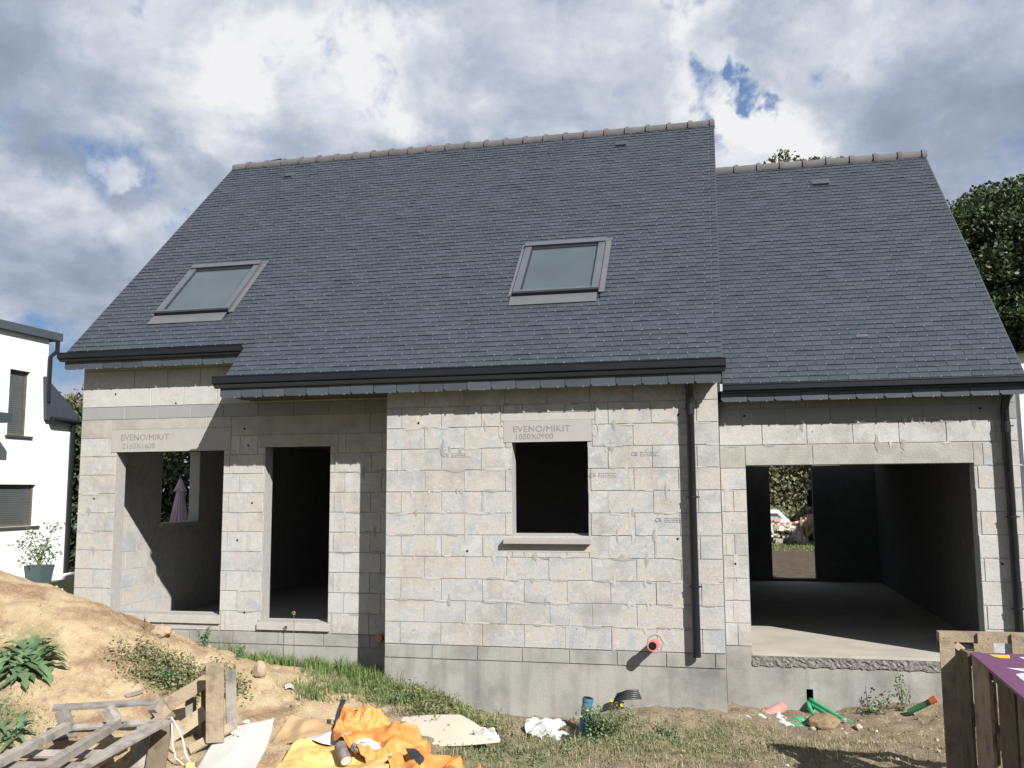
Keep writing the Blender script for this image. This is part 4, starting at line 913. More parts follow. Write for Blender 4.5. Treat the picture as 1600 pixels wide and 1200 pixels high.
def rosette(name, label, px, py, n, ln, wd, seed, lift=.01, ar=(.2, .5)):
    random.seed(seed); g = gnd(px, py); t = thing(name, label, 'weed', tuple(g))
    for i in range(n):
        az = 2*math.pi*i/n*2.4+random.uniform(-.3, .3); L_ = ln*random.uniform(.6, 1.15)
        leaf_blade(MB(), (g[0]+random.gauss(0, ln*.22), g[1]+random.gauss(0, ln*.18), g[2]+lift), az, L_, wd*random.uniform(.8, 1.2), L_*random.uniform(*ar), random.choice((3, 4, 5)), follow=True).build('leaf', M['weed'], t, fix=False, smooth=True)
    return t
rosette('thistle_rosette', 'large lobed green weed spreading on the sand heap at the left edge', 36, 1040, 64, .34, .12, 4, .03, (.10, .45))
rosette('dock_weed', 'broad leafed green weed below the large one in the left corner', 18, 1155, 16, .22, .06, 6)
def stemweed(name, label, px, py, n, h, seed, leafn=40, lsize=.035, flowers=0, mat='weed', spread=.5, Y=None, bend=None):
    r_ = np.random.default_rng(seed); g = gnd(px, py) if Y is None else at(px, py, Y); t = thing(name, label, 'weed', tuple(g)); P = []; mb = MB(); tips = []
    for i in range(n):
        az = r_.uniform(0, 2*math.pi); hh = h*r_.uniform(.55, 1.05); e_ = g+np.array((math.cos(az)*spread*hh, math.sin(az)*spread*hh*.5, hh))
        if bend is not None: e_ = g+np.array(bend)*r_.uniform(.7, 1.1)+r_.normal(size=3)*.05
        mid = (g+e_)/2+np.array((0, 0, hh*.12)); pts_ = [g+(1-t_)*0+2*t_*(1-t_)*(mid-g)*1.+t_*t_*(e_-g) for t_ in np.linspace(0, 1, 7)]
        mb.tube(pts_, list(np.linspace(.0045, .0018, 7)), 5); tips.append(pts_[-1])
        for k in range(leafn):
            t_ = r_.uniform(.12, 1); p = pts_[int(t_*6)]; P.append(p+r_.normal(size=3)*lsize*.7)
    mb.build('stems', M['stem'], t); leaves(P, lsize, M[mat], 'foliage', t)
    for i in range(flowers):
        p = tips[i % len(tips)]+(r_.normal(size=3)*.03 if i >= len(tips) else 0); f = MB()
        for k in range(9):
            a_ = 2*math.pi*k/9; f.add([p, p+np.array((math.cos(a_-.3), -.3, math.sin(a_-.3)))*.016, p+np.array((math.cos(a_+.3), -.3, math.sin(a_+.3)))*.016], [(0, 1, 2)])
        f.build('flower', M['yellow'], t, fix=False)
    return t
stemweed('hawkweed', 'tall weed with yellow flowers in front of the blue pipe', 934, 1152, 11, .32, 2, 50, .034, 4, 'weed', .8)
stemweed('hawkweed', 'straggly yellow flowered weed just right of the blue pipe', 955, 1150, 12, .30, 12, 40, .030, 3, 'weed', .9)
stemweed('sow_thistle', 'leafy weed by the wall corner with one small yellow flower', 655, 1045, 6, .22, 7, 22, .03, 1)
stemweed('seeding_weed', 'thin seeding weed against the projecting wall', 690, 1050, 7, .24, 8, 10, .018, 0, 'grass_olive')
stemweed('crest_weed', 'bushy green weed on the crest of the sand heap before the wall', 318, 1010, 9, .24, 9, 30, .03)
stemweed('thin_dark_weed', 'single thin dark weed standing on the heap crest under the bay', 226, 985, 2, .22, 10, 16, .02, 0, 'leaf_dark', .08)
stemweed('leafy_weed', 'small leafy weed with yellow bud right of the crest weed', 372, 1030, 7, .17, 11, 22, .028, 1)
stemweed('pale_sprig', 'pale sprig with yellow flower low before the foundation', 792, 1112, 2, .13, 13, 8, .016, 1, 'grass_dry')
br = stemweed('bramble', 'trailing bramble with leafy shoots in front of the garage foundation', 1345, 1118, 5, .34, 14, 26, .040, 0, 'weed', .5, None, (.40, -.05, .22))
stemweed('bramble_shoot', 'upright leafy shoot growing next to the bramble before the garage slab', 1412, 1112, 5, .42, 15, 26, .036, 0, 'weed', .3)
stemweed('weed_clump', 'green weed clump among the sand at the middle left', 262, 1075, 12, .20, 16, 36, .032, 0, 'weed', .9)
stemweed('weed_clump', 'low dark green weed clump behind the brown pallet', 340, 1058, 9, .16, 17, 30, .03, 0, 'grass_olive', 1.)
stemweed('weed_tuft', 'spiky weed beside the black roofing strip', 1016, 1090, 7, .09, 18, 12, .03, 0, 'weed', 1.2)
stemweed('weed_tuft', 'green weed tuft in the grass before the downpipe', 1040, 1150, 9, .10, 19, 20, .03, 0, 'weed', 1.4)
stemweed('weed_tuft', 'weed tuft hanging over the top of the beige board', 612, 1100, 8, .13, 21, 22, .028, 0, 'weed', 1.2)
stemweed('weed_tuft', 'weed tuft on the bank above the beige board', 700, 1100, 9, .13, 22, 26, .028, 0, 'grass_olive', 1.2)
dn = thing('dandelion_stalk', 'tall dandelion stalk with round seed head before the door sill', 'weed', tuple(at(459, 1040, .3)))
a, b = at(459, 1042, .3), at(459, 958, .3); MB().tube([a, (a+b)/2+np.array((.004, 0, 0)), b], .0035, 5).build('stalk', M['stem'], dn)
P = rng.normal(size=(70, 3)); P = P/np.linalg.norm(P, axis=1)[:, None]*.02+b; leaves(P, .018, M['grass_dry'], 'seed_head', dn)
# grass blades of the tufts standing out
bladeset(scatter(-.45, -.95, .14, .1, 60), .12, .24, .008, M['grass'], 'grass_tuft', 1.1, label='spiky grass tuft above the orange sack', cat='grass')

# ------------------------------------------------------------------ stones
def rock(name, label, px, py, w_, h_, mat, seed, sink=.3, Y=None):
    g = gnd(px, py) if Y is None else at(px, py, Y); bm = bmesh.new(); bmesh.ops.create_icosphere(bm, subdivisions=4, radius=1.)
    for v in bm.verts:
        n_ = mnoise.fractal((v.co.x*.9+seed, v.co.y*.9, v.co.z*.9), 1., 2, 4)*.35+mnoise.noise((v.co.x*4+seed, v.co.y*4, v.co.z*4))*.05
        c = v.co*(1+n_); v.co = Vector((c.x*w_/2, c.y*w_*.42, c.z*h_/2+h_*(.5-sink)))
    me = bpy.data.meshes.new(name); bm.to_mesh(me); bm.free(); me.polygons.foreach_set('use_smooth', [True]*len(me.polygons)); me.materials.append(mat)
    o = bpy.data.objects.new(name, me); COL.objects.link(o); o.location = tuple(g); return tag(o, label, 'rock')
rock('boulder', 'broad tan boulder on the crest of the sand heap under the bay', 252, 992, .25, .17, M['stone'], 1, .25)
rock('boulder', 'rounded upright tan stone at the edge of the grass below the door', 405, 1056, .165, .18, M['stone'], 2, .15)
rock('boulder', 'tan stone half buried in the grass bank near the block corner', 672, 1074, .19, .13, M['stone'], 3, .3)
rock('earth_clod', 'brown earth clod lying before the green hoses', 1288, 1132, .33, .16, M['clod'], 4, .3)
rock('boulder', 'small pale stone right of the earth clod', 1318, 1128, .07, .05, M['pebble'], 5, .2)
rock('boulder', 'small light stone in the soil at the right of the hoses', 1342, 1138, .07, .05, M['pebble'], 6, .2)
rock('boulder', 'pale flat stone left of the earth clod', 1270, 1140, .07, .04, M['pebble'], 7, .2)
rock('boulder', 'small tan stone above the kraft paper', 462, 1103, .11, .07, M['stone'], 8, .3)
rock('boulder', 'tan stone below the grass bank', 690, 1092, .10, .06, M['stone'], 9, .3)
mb = MB()
def pebs(n, x0, x1, y0, y1, r0, r1):
    for i in range(n):
        x, y = random.uniform(x0, x1), random.uniform(y0, y1)
        if y > (-.04 if 0 < x < 3.87 else .5): continue
        z = gz(x, y); r = random.uniform(r0, r1)*random.random()**.7+.004; t = random.uniform(0, 3)
        P_ = [(r*math.cos(t+k*1.257)*random.uniform(.7, 1.2), r*math.sin(t+k*1.257)*random.uniform(.6, 1.), 0) for k in range(5)]
        mb.add([(x+p[0], y+p[1], z-.003) for p in P_]+[(x+p[0]*.6, y+p[1]*.6, z+r*random.uniform(.3, .8)) for p in P_], [(0, 1, 6, 5), (1, 2, 7, 6), (2, 3, 8, 7), (3, 4, 9, 8), (4, 0, 5, 9), (9, 8, 7, 6, 5)[::-1]])
pebs(420, -5, 7, -3.2, .5, .004, .014); pebs(170, 3.9, 6.6, -1.8, .5, .006, .024); pebs(70, -3.6, 1, -2.6, -.6, .005, .016)
cl_ = MB()
for i in range(3200):
    x, y = random.uniform(-5, 6.8), random.uniform(-2.6, .5); t = random.uniform(0, 3); r = .005+.022*random.random()**3
    if y > (-.04 if 0 < x < 3.87 else .5) and x > -3: continue
    z = gz(x, y); V_ = [(x+r*math.cos(t+k*1.257)*random.uniform(.7, 1.3), y+r*math.sin(t+k*1.257)*random.uniform(.6, 1.2), z-.004) for k in range(5)]
    cl_.add(V_+[(x+(p[0]-x)*.55, y+(p[1]-y)*.55, z+r*random.uniform(.4, .9)) for p in V_], [(0, 1, 6, 5), (1, 2, 7, 6), (2, 3, 8, 7), (3, 4, 9, 8), (4, 0, 5, 9), (9, 8, 7, 6, 5)[::-1]])
co = cl_.build('sand_clods', gob.data.materials[0], kind='stuff'); tag(co, 'small crumbled clods strewn over the sand heap and soil', 'clods')
for nm_, vv in (('sand', .9), ('green', 0.)):
    a_ = co.data.attributes.new(nm_, 'FLOAT', 'POINT'); a_.data.foreach_set('value', (np.array([.9 if v.co.x < -.2 else .3 for v in co.data.vertices], np.float32)*(nm_ == 'sand')).astype(np.float32))
o = mb.build('pebbles', M['pebble'], kind='stuff'); tag(o, 'scattered pale pebbles on the bare soil', 'pebbles')

# ------------------------------------------------------------------ rubbish
def sheet(name, label, cat, ctrl, mat, res=7, wr=.012, fq=9., thick=.004, seed=0, parent=None, crease=0.):
    C_ = np.array(ctrl, float); m_, n_ = C_.shape[:2]
    def interp(A, k):               # smooth interpolation along the first axis
        m0 = len(A); out = []
        for i in range(m0-1):
            p0, p1, p2, p3 = A[max(i-1, 0)], A[i], A[i+1], A[min(i+2, m0-1)]
            for t in np.linspace(0, 1, k, endpoint=False): out.append(.5*((2*p1)+(-p0+p2)*t+(2*p0-5*p1+4*p2-p3)*t*t+(-p0+3*p1-3*p2+p3)*t**3))
        out.append(A[-1]); return np.array(out)
    G_ = interp(C_, res); G_ = interp(G_.transpose(1, 0, 2), res).transpose(1, 0, 2); h, w_ = G_.shape[:2]
    for i in range(h):
        for j in range(w_):
            p = G_[i, j]; q = (p[0]*fq+seed, p[1]*fq, p[2]*fq)
            d = mnoise.fractal(q, .8, 2.2, 4)*wr
            if crease: d += (abs(mnoise.noise((q[0]*.5, q[1]*.5+7, q[2]*.5)))*2.2+abs(mnoise.noise((q[0]*1.3+3, q[1]*1.3, q[2]*1.3)))*.8-.55)*-crease
            G_[i, j] = p+np.array((d*.4, -d*.5, d))
    V = G_.reshape(-1, 3).tolist(); F = [(i*w_+j, i*w_+j+1, (i+1)*w_+j+1, (i+1)*w_+j) for i in range(h-1) for j in range(w_-1)]
    o = MB().add(V, F).build(name, mat, parent, smooth=True, fix=False)
    so_ = o.modifiers.new('thickness', 'SOLIDIFY'); so_.thickness = thick
    if parent is None: recentre(o); tag(o, label, cat)
    return o
def row(Y, *q): return [at(px, py, Y if not isinstance(Y, (list, tuple)) else Y[i]) for i, (px, py) in enumerate(q)]
sheet('beige_board', 'large beige cardboard sheet lying right of the orange sack', 'cardboard', [row(-1.0, (600, 1124), (640, 1119), (690, 1117), (716, 1117), (722, 1119)), row(-1.22, (612, 1138), (655, 1136), (700, 1134), (735, 1134), (750, 1136)), row(-1.5, (640, 1166), (680, 1166), (720, 1166), (757, 1163), (782, 1160))], M['card'], 6, .006, 5, .006, 1)
sheet('crumpled_paper', 'crumpled white paper at the tip of the beige board', 'paper', [row(-1.4, (738, 1140), (752, 1137), (771, 1136)), row(-1.38, (744, 1150), (758, 1147), (777, 1148)), row(-1.45, (755, 1160), (768, 1156), (782, 1158))], M['white_film'], 6, .03, 22, .003, 2)
sheet('white_sack', 'crumpled white plastic sack lying at the foot of the projecting wall', 'sack', [row(-.75, (821, 1126), (840, 1121), (862, 1122), (880, 1128)), row(-.92, (820, 1136), (842, 1130), (864, 1131), (890, 1143)), row(-1.08, (834, 1150), (850, 1148), (868, 1150), (884, 1152)), row(-1.2, (848, 1158), (858, 1163), (866, 1164), (874, 1158))], M['white_film'], 8, .02, 14, .004, 3, crease=.05)
sheet('black_film', 'dark plastic sheet under the white sack', 'plastic sheet', [row(-1.05, (866, 1152), (884, 1147), (902, 1150)), row(-1.2, (864, 1167), (882, 1163), (905, 1164))], M['black_plastic'], 6, .03, 16, .003, 4)
sheet('grey_board', 'curved greyish white board leaning in the middle of the rubbish', 'board', [row(-2.0, (358, 1136), (380, 1132), (403, 1128), (428, 1122)), row(-2.2, (338, 1154), (366, 1150), (396, 1147), (424, 1144)), row(-2.5, (322, 1176), (352, 1174), (386, 1173), (415, 1171)), row(-3.0, (303, 1208), (334, 1208), (366, 1207), (396, 1206))], M['paper'], 6, .01, 5, .006, 5)
sheet('white_board', 'small white board edge behind the grey board', 'board', [row(-1.6, (372, 1130), (388, 1124), (402, 1138)), row(-1.75, (374, 1140), (390, 1138), (402, 1146))], M['paper'], 4, .004, 5, .006, 6)
sheet('kraft_paper', 'folded brown kraft paper sacks between grey board and orange sack', 'paper sack', [row(-1.65, (455, 1118), (468, 1116), (495, 1126), (524, 1134)), row(-1.8, (442, 1134), (468, 1129), (500, 1136), (536, 1142)), row(-1.95, (426, 1156), (455, 1151), (490, 1147), (540, 1146)), row(-2.05, (421, 1167), (452, 1161), (490, 1155), (540, 1150))], M['kraft'], 6, .014, 8, .008, 7, crease=.03)
sheet('kraft_paper_fold', 'crumpled edge of brown paper at the left of the kraft sacks', 'paper sack', [row(-1.55, (430, 1124), (446, 1120), (462, 1114)), row(-1.62, (426, 1136), (440, 1132), (456, 1122)), row(-1.7, (424, 1146), (436, 1142), (446, 1134))], M['kraft'], 6, .02, 18, .006, 8, crease=.05)
sheet('white_card', 'pale card lying flat behind the kraft paper', 'cardboard', [row(-1.25, (468, 1124), (500, 1122), (530, 1120)), row(-1.4, (480, 1136), (505, 1136), (528, 1138))], M['card'], 5, .004, 5, .005, 9)
sheet('crumpled_foil', 'crumpled silver white film left of the yellow sack', 'plastic sheet', [row(-2.0, (418, 1170), (432, 1166), (450, 1168)), row(-2.1, (414, 1182), (430, 1178), (448, 1178)), row(-2.2, (412, 1196), (428, 1192), (440, 1190))], M['white_film'], 8, .05, 26, .003, 10, crease=.05)
orange = sheet('orange_sack', 'bright orange plastic sack standing peaked in the rubbish heap', 'sack', [
    row((-1.55, -1.55, -1.55, -1.5, -1.5), (541, 1093), (565, 1104), (600, 1118), (636, 1134), (672, 1158)),
    row((-1.68, -1.72, -1.75, -1.66, -1.62), (533, 1113), (560, 1122), (598, 1126), (634, 1146), (674, 1170)),
    row((-1.85, -1.92, -2.0, -2.0, -1.95), (526, 1131), (556, 1142), (596, 1152), (638, 1166), (684, 1182)),
    row((-2.0, -2.1, -2.25, -2.35, -2.35), (520, 1143), (556, 1158), (598, 1176), (640, 1190), (722, 1190)),
    row((-2.2, -2.35, -2.55, -2.7, -2.7), (522, 1150), (560, 1172), (604, 1196), (648, 1210), (752, 1210))], M['orange'], 12, .010, 7, .003, 11, crease=.12)
sheet('sack_edge', '', '', [row(-1.56, (533, 1094), (541, 1093)), row(-1.68, (526, 1112), (533, 1113)), row(-1.82, (519, 1141), (523, 1141))], M['black_plastic'], 5, .002, 7, .003, 11, parent=orange)
sheet('yellow_sack', 'yellow plastic sack spread flat at the bottom of the rubbish heap', 'sack', [
    row((-2.15, -2.1, -2.1, -2.1), (466, 1157), (505, 1160), (552, 1168), (592, 1172)),
    row(-2.35, (450, 1172), (500, 1176), (552, 1182), (604, 1186)),
    row(-2.6, (436, 1190), (492, 1192), (550, 1196), (607, 1198)),
    row(-2.9, (424, 1208), (484, 1208), (548, 1210), (606, 1212))], M['yellow_sack'], 9, .012, 5, .003, 12, crease=.07)
sheet('white_plastic', 'white plastic sheet under the tin can behind the yellow sack', 'plastic sheet', [row(-1.95, (486, 1150), (520, 1143), (556, 1147), (590, 1160)), row(-2.15, (470, 1158), (520, 1160), (560, 1166), (606, 1176))], M['white_film'], 7, .012, 7, .003, 13, crease=.04)
sheet('white_plastic', 'white plastic strip running down between the yellow and orange sacks', 'plastic sheet', [row(-2.02, (590, 1168), (612, 1174), (634, 1184)), row(-2.2, (600, 1178), (622, 1186), (646, 1194)), row(-2.4, (610, 1206), (634, 1206), (662, 1208))], M['white_film'], 7, .012, 9, .003, 14, crease=.05)
sheet('yellow_flap', 'pale yellow flap at the bottom right end of the sacks', 'sack', [row(-1.75, (680, 1182), (705, 1184), (742, 1192)), row(-2.0, (690, 1206), (715, 1206), (752, 1206))], M['yellow_sack'], 6, .008, 7, .003, 15)
# faint round emblem printed on the orange sack
dg = bpy.context.evaluated_depsgraph_get(); dg.update()
obv = BVHTree.FromObject(orange, dg); oi_ = orange.matrix_world.inverted() if False else Matrix.Translation(-orange.location)
def on_sack(px, py):
    d = Vector(ray(px, py)).normalized(); h = obv.ray_cast(oi_ @ Vector(CAM), d)
    return np.array(h[0]+orange.location-d*.004) if h[0] else None
for rx, ry, nm in ((11, 9.5, 1), (7.5, 6, 1), (3.5, 3, 1)):
    q = [on_sack(558+rx*math.cos(t), 1119+ry*math.sin(t)) for t in np.linspace(0, 2*math.pi, 25)]; q = [x for x in q if x is not None]
    if len(q) > 5: MB().tube(q, .0035, 4, cap=False, flat=.3).build('printed_ring', M['yellow_sack'], orange)
sheet('brown_card', 'torn brown cardboard flap under the grey board and the kraft sacks', 'cardboard', [row(-2.0, (412, 1164), (432, 1162), (458, 1166)), row(-2.25, (404, 1184), (424, 1184), (446, 1180)), row(-2.6, (396, 1204), (412, 1206), (430, 1206))], M['kraft'], 6, .012, 9, .006, 31, crease=.03)
sheet('torn_paper', 'small torn white paper in the sand above the kraft sacks', 'paper', [[gnd(444, 1074, .02), gnd(452, 1071, .03), gnd(460, 1073, .02)], [gnd(446, 1080, .02), gnd(452, 1079, .03), gnd(458, 1080, .02)]], M['white_film'], 4, .006, 20, .003, 32)
sheet('torn_paper', 'crumpled pale paper between brown pallet and grey board', 'paper', [row(-2.2, (366, 1146), (372, 1140), (380, 1142)), row(-2.25, (364, 1154), (372, 1152), (382, 1152))], M['paper'], 5, .015, 20, .003, 33, crease=.03)
for q0_, q1_, lb_ in (((60, 1160), (120, 1150), 'short split grey board on the ground under the grey pallet'), ((196, 1090), (222, 1082), 'small broken wood piece beside the far edge of the grey pallet'), ((384, 1188), (352, 1204), 'short broken slat sticking out by the grey board')):
    a_, b_ = gnd(*q0_, .012), gnd(*q1_, .014); o = MB().beam(a_, b_, .06, .018, (0, -.2, 1), .2).build('loose_slat', M['wood_grey']); tag(recentre(o), lb_, 'board')
# tin can, black scraps, wire ring
cn = thing('tin_can', 'battered grey tin can lying on the yellow sack', 'can', tuple(at(537, 1178, -2.4)))
a, b = at(532, 1166, -2.38), at(541, 1188, -2.5); MB().tube([a, a+(b-a)*.08, a+(b-a)*.5, a+(b-a)*.92, b], [.050, .053, .047, .053, .050], 20).build('body', M['tin'], cn, smooth=True).data.set_sharp_from_angle(angle=.7)
MB().tube([b-(b-a)*.01, b+(b-a)*.03], .055, 20).build('rim', M['tin'], cn); MB().tube([b+(b-a)*.031, b+(b-a)*.034], .047, 18).build('end', M['paper'], cn); MB().tube([a-(b-a)*.03, a+(b-a)*.01], .055, 20).build('rim', M['tin'], cn)
rock('dark_lump', 'dark crumpled lump beside the tin can', 557, 1172, .11, .08, M['tin'], 12, .3, -2.3)
sheet('black_scrap', 'black plastic scrap poking out of the orange sack', 'plastic scrap', [row(-2.3, (634, 1170), (646, 1170), (654, 1176)), row(-2.34, (640, 1182), (652, 1180), (662, 1186)), row(-2.38, (644, 1194), (654, 1193), (661, 1192))], M['black_plastic'], 5, .01, 14, .012, 16)
wr = MB().tube([at(567+8*math.cos(t), 1166+6*math.sin(t), -2.3) for t in np.linspace(0, 2*math.pi, 20)], .005, 6, cap=False).build('wire_ring', M['tin']); tag(recentre(wr), 'small wire ring by the tin can', 'wire')
# black roofing strip, blue pipe
bt = MB(); a, b = at(957, 1094, -.2), at(1003, 1089, -.2)
for i in range(5): bt.tube([a+np.array((.01*i, -.03+.02*i, -.02+.018*i)), (a+b)/2+np.array((0, -.03+.02*i, .004+.017*i)), b+np.array((-.01*i, -.02+.01*i, -.01+.018*i))], .018, 6, flat=.5)
tag(recentre(bt.build('roofing_strip', M['black_plastic'], smooth=True)), 'folded black roofing felt strip lying against the foundation', 'felt strip')
g = gnd(915, 1140); a, b = at(912, 1140, g[1]), at(919, 1091, g[1]); bp_ = thing('blue_pipe', 'short blue plastic pipe standing in the ground among flowering weeds', 'pipe', tuple(g))
k = MB(); k.tube([a-(b-a)*.4, b], .052, 18); k.build('tube', M['blue_pipe'], bp_, smooth=True).data.set_sharp_from_angle(angle=.8); MB().tube([b-(b-a)*.1, b+(b-a)*.01], .056, 18).build('rim', M['blue_pipe'], bp_); MB().tube([b+(b-a)*.012, b+(b-a)*.02], .046, 16).build('bore', M['dark'], bp_)
# services before the garage
a, b = at(1196, 1120, .18), at(1222, 1106, WR+.02); q = [a+(b-a)*t for t in np.linspace(0, 1, 23)]
cp_ = MB().tube(q, [.066 if i % 2 else .058 for i in range(23)], 14).build('red_conduit', M['pink'], smooth=True); tag(recentre(cp_), 'faded red corrugated conduit entering the hole in the garage foundation', 'conduit')
q0, q1 = at(1168, 1122, .02), at(1196, 1138, -.12); f = MB().beam(q0, q1, .10, .07, (0, .2, 1)).build('foam_block', M['paper']); tag(recentre(f), 'dirty white foam strip lying before the red conduit', 'foam')
q0, q1 = at(1186, 1118, .06), at(1208, 1132, -.05); f = MB().beam(q0, q1, .06, .04, (0, .2, 1)).build('foam_block', M['paper']); tag(recentre(f), 'smaller dirty foam strip between the first one and the red conduit', 'foam')
sheet('clear_film', 'crumpled clear white film in front of the red conduit', 'plastic sheet', [row(.15, (1206, 1116), (1218, 1114), (1226, 1120)), row(.0, (1210, 1128), (1222, 1126), (1234, 1130)), row(-.1, (1222, 1136), (1232, 1134), (1242, 1136))], M['white_film'], 6, .03, 22, .003, 18)
def hose(label, pts, r, mat='green_hose'):
    q = np.array(pts); m0 = len(q); out = []
    for i in range(m0-1):
        p0, p1, p2, p3 = q[max(i-1, 0)], q[i], q[i+1], q[min(i+2, m0-1)]
        for t in np.linspace(0, 1, 9, endpoint=False): out.append(.5*((2*p1)+(-p0+p2)*t+(2*p0-5*p1+4*p2-p3)*t*t+(-p0+3*p1-3*p2+p3)*t**3))
    out.append(q[-1]); rr = [r*(1.06 if i % 2 else .95) for i in range(len(out))]
    o = MB().tube(out, rr, 10).build('green_hose', M[mat], smooth=True); return tag(recentre(o), label, 'hose')
hose('long green corrugated hose coming out of the slot and running right', [at(1266, 1092, WR+.1), at(1270, 1096, WR-.02), at(1290, 1108, .36), at(1318, 1124, .16), at(1348, 1136, .02)], .024)
hose('green corrugated hose curving down just below the long one', [at(1265, 1098, WR+.1), at(1268, 1101, WR-.03), at(1282, 1110, .38), at(1296, 1120, .22), at(1308, 1134, .1)], .023)
hose('short green hose dropping from the slot to the soil', [at(1262, 1096, WR+.1), at(1263, 1100, WR-.03), at(1267, 1110, .42), at(1274, 1122, .3), at(1276, 1134, .15)], .023)
hose('bundled green hose lying flat left of the earth clod', [at(1232, 1126, .2), at(1245, 1124, .12), at(1262, 1130, .1), at(1250, 1136, .02), at(1236, 1131, .06)], .03)
hose('second loop of green hose under the bundle', [at(1240, 1122, .25), at(1258, 1123, .2), at(1268, 1128, .16)], .03)
sheet('white_tag', 'small white tag at the end of the green bundle', 'tag', [row(.14, (1260, 1120), (1266, 1119)), row(.1, (1258, 1126), (1263, 1126))], M['white_film'], 3, .003, 9, .003, 19)
o = hose('dark green conduit with orange cap rising from the soil by the pallet', [at(1420, 1112, .16), at(1436, 1105, .12), at(1456, 1095, .06)], .030, 'green_dark'); o.name = 'capped_conduit'; o['category'] = 'conduit'
a, b = at(1454, 1096, .06), at(1463, 1091, .04); MB().tube([a, b], [.036, .034], 14).build('cap', M['orange_cap'], o)

# ------------------------------------------------------------------ pallets
def plank(parent, a, b, wd, th, up, mat='wood', name='board'): return MB().beam(a, b, wd, th, up, .03).build(name, M[mat], parent)
YA = -2.3; tl = at(1467, 988, YA); zt = tl[2]; x0 = tl[0]; zb = gz(x0+.4, YA)-.02
pa = thing('upright_pallet', 'weathered wooden pallet standing upright at the right edge before the garage', 'pallet', (x0+.5, YA, zb))
for ox, wd in ((.055, .11), (.335, .11), (.585, .12), (.84, .11), (1.10, .11)):
    plank(pa, (x0+ox, YA, zb), (x0+ox, YA, zt), wd, .022, (0, -1, 0))
nl = MB()
for ox in (.055, .335, .585, .84):
    for dx in (-.022, .022):
        for z in (zt-.035, zb+.07): nl.tube([(x0+ox+dx, YA-.010, z+random.uniform(-.01, .01)), (x0+ox+dx, YA-.0125, z)], .004, 6)
nl.build('nail_heads', M['tin'], pa, kind='stuff')
for z in (zt-.035, zb+.06): plank(pa, (x0, YA+.055, z), (x0+1.16, YA+.055, z), .075 if z > zt-.1 else .09, .085, (0, -1, 0), name='stringer')
plank(pa, (x0+.12, YA+.022, zt-.09), (x0+.26, YA+.022, zt-.21), .05, .02, (0, -1, 0), name='brace')
for ox in (1.1,): plank(pa, (x0+ox, YA+.11, zb), (x0+ox, YA+.11, zt-.02), .10, .02, (0, -1, 0))
XB = 5.70; ztb = .485; pb = thing('dark_pallet', 'darker wooden pallet standing on edge under the purple board', 'pallet', (XB, -3.4, gz(XB, -3.4)-.02)); zg = gz(XB, -3.4)-.03
for (pxa, pxb, mt) in ((1495, 1519, 'wood_brown'), (1525, 1550, 'wood'), (1563, 1588, 'wood_brown'), (1592, 1622, 'wood_brown')):
    ya, yb = atx(pxa, 1100, XB)[1], atx(pxb, 1100, XB)[1]; plank(pb, (XB, (ya+yb)/2, zg), (XB, (ya+yb)/2, ztb), abs(ya-yb), .022, (-1, 0, 0), mt)
ya = atx(1495, 1040, XB)[1]
for z in (ztb-.05, -.02, zg+.05): plank(pb, (XB+.06, ya, z), (XB+.06, ya-1.9, z), .09, .09, (-1, 0, 0), 'wood_brown', 'stringer')
for k in (3,): plank(pb, (XB+.12, ya-.1-.5*k, zg), (XB+.12, ya-.1-.5*k, ztb), .10, .02, (-1, 0, 0), 'wood_brown')
ZP = .505
def onz(px, py, z=ZP): d = ray(px, py); t = (z-CAM[2])/d[2]; return CAM+d*t
c0, c1 = onz(1516, 1020), onz(1603, 1093); dd = c1-c0; c1 = c0+dd*1.25
pc = thing('third_pallet', 'pallet boards lying behind the dark pallet under the purple board', 'pallet', (6.4, -3.2, -.6))
for k in range(4): plank(pc, (5.95, -2.75-.28*k, -.35+.0*k), (7.1, -2.75-.28*k, -.35), .1, .022, (0, 0, 1), 'wood_grey')
for k in range(3): plank(pc, (6.0+.5*k, -2.6, -.47), (6.0+.5*k, -3.8, -.47), .09, .20, (0, 0, 1), 'wood_brown', 'stringer')
sg = thing('purple_board', 'purple printed board with white and yellow shapes lying across the pallets', 'sign', tuple(c0))
pw = 1.15; MB().add([tuple(c0+np.array((0, 0, -.02))), tuple(c1+np.array((0, 0, -.02))), tuple(c1+np.array((pw, .0, -.02))), tuple(c0+np.array((pw, .05, -.02))), tuple(c0), tuple(c1), tuple(c1+np.array((pw, 0, 0))), tuple(c0+np.array((pw, .05, 0)))], [(0, 1, 5, 4), (1, 2, 6, 5), (2, 3, 7, 6), (3, 0, 4, 7), (4, 5, 6, 7), (3, 2, 1, 0)]).build('panel', M['purple'], sg)
def print_poly(pts, mat, nm):
    q = [onz(a_, b_)+np.array((0, 0, .0015)) for a_, b_ in pts]; n_ = len(q); MB().add(q+[x+np.array((0, 0, .001)) for x in q], [tuple(range(n_, 2*n_))]+[(i, (i+1) % n_, n_+(i+1) % n_, n_+i) for i in range(n_)]).build(nm, M[mat], sg)
print_poly([(1545, 1023), (1577, 1024), (1578.5, 1029), (1563, 1028.5), (1553, 1026.5)], 'yellow_print', 'yellow_shape')
print_poly([(1592, 1027), (1614, 1027), (1604, 1032.5)], 'white_print', 'white_letter')
print_poly([(1572, 1044), (1612, 1045.5), (1616, 1050), (1596, 1049)], 'white_print', 'white_letter')
print_poly([(1587, 1054), (1597, 1052), (1614, 1054), (1618, 1066), (1606, 1068), (1596, 1062)], 'white_print', 'white_letter')
plank(sg, c0+np.array((.1, .25, -.20)), c0+np.array((.1, .25, .03)), .03, .03, (0, -1, 0), 'pink' if False else 'wood', 'wooden_peg')

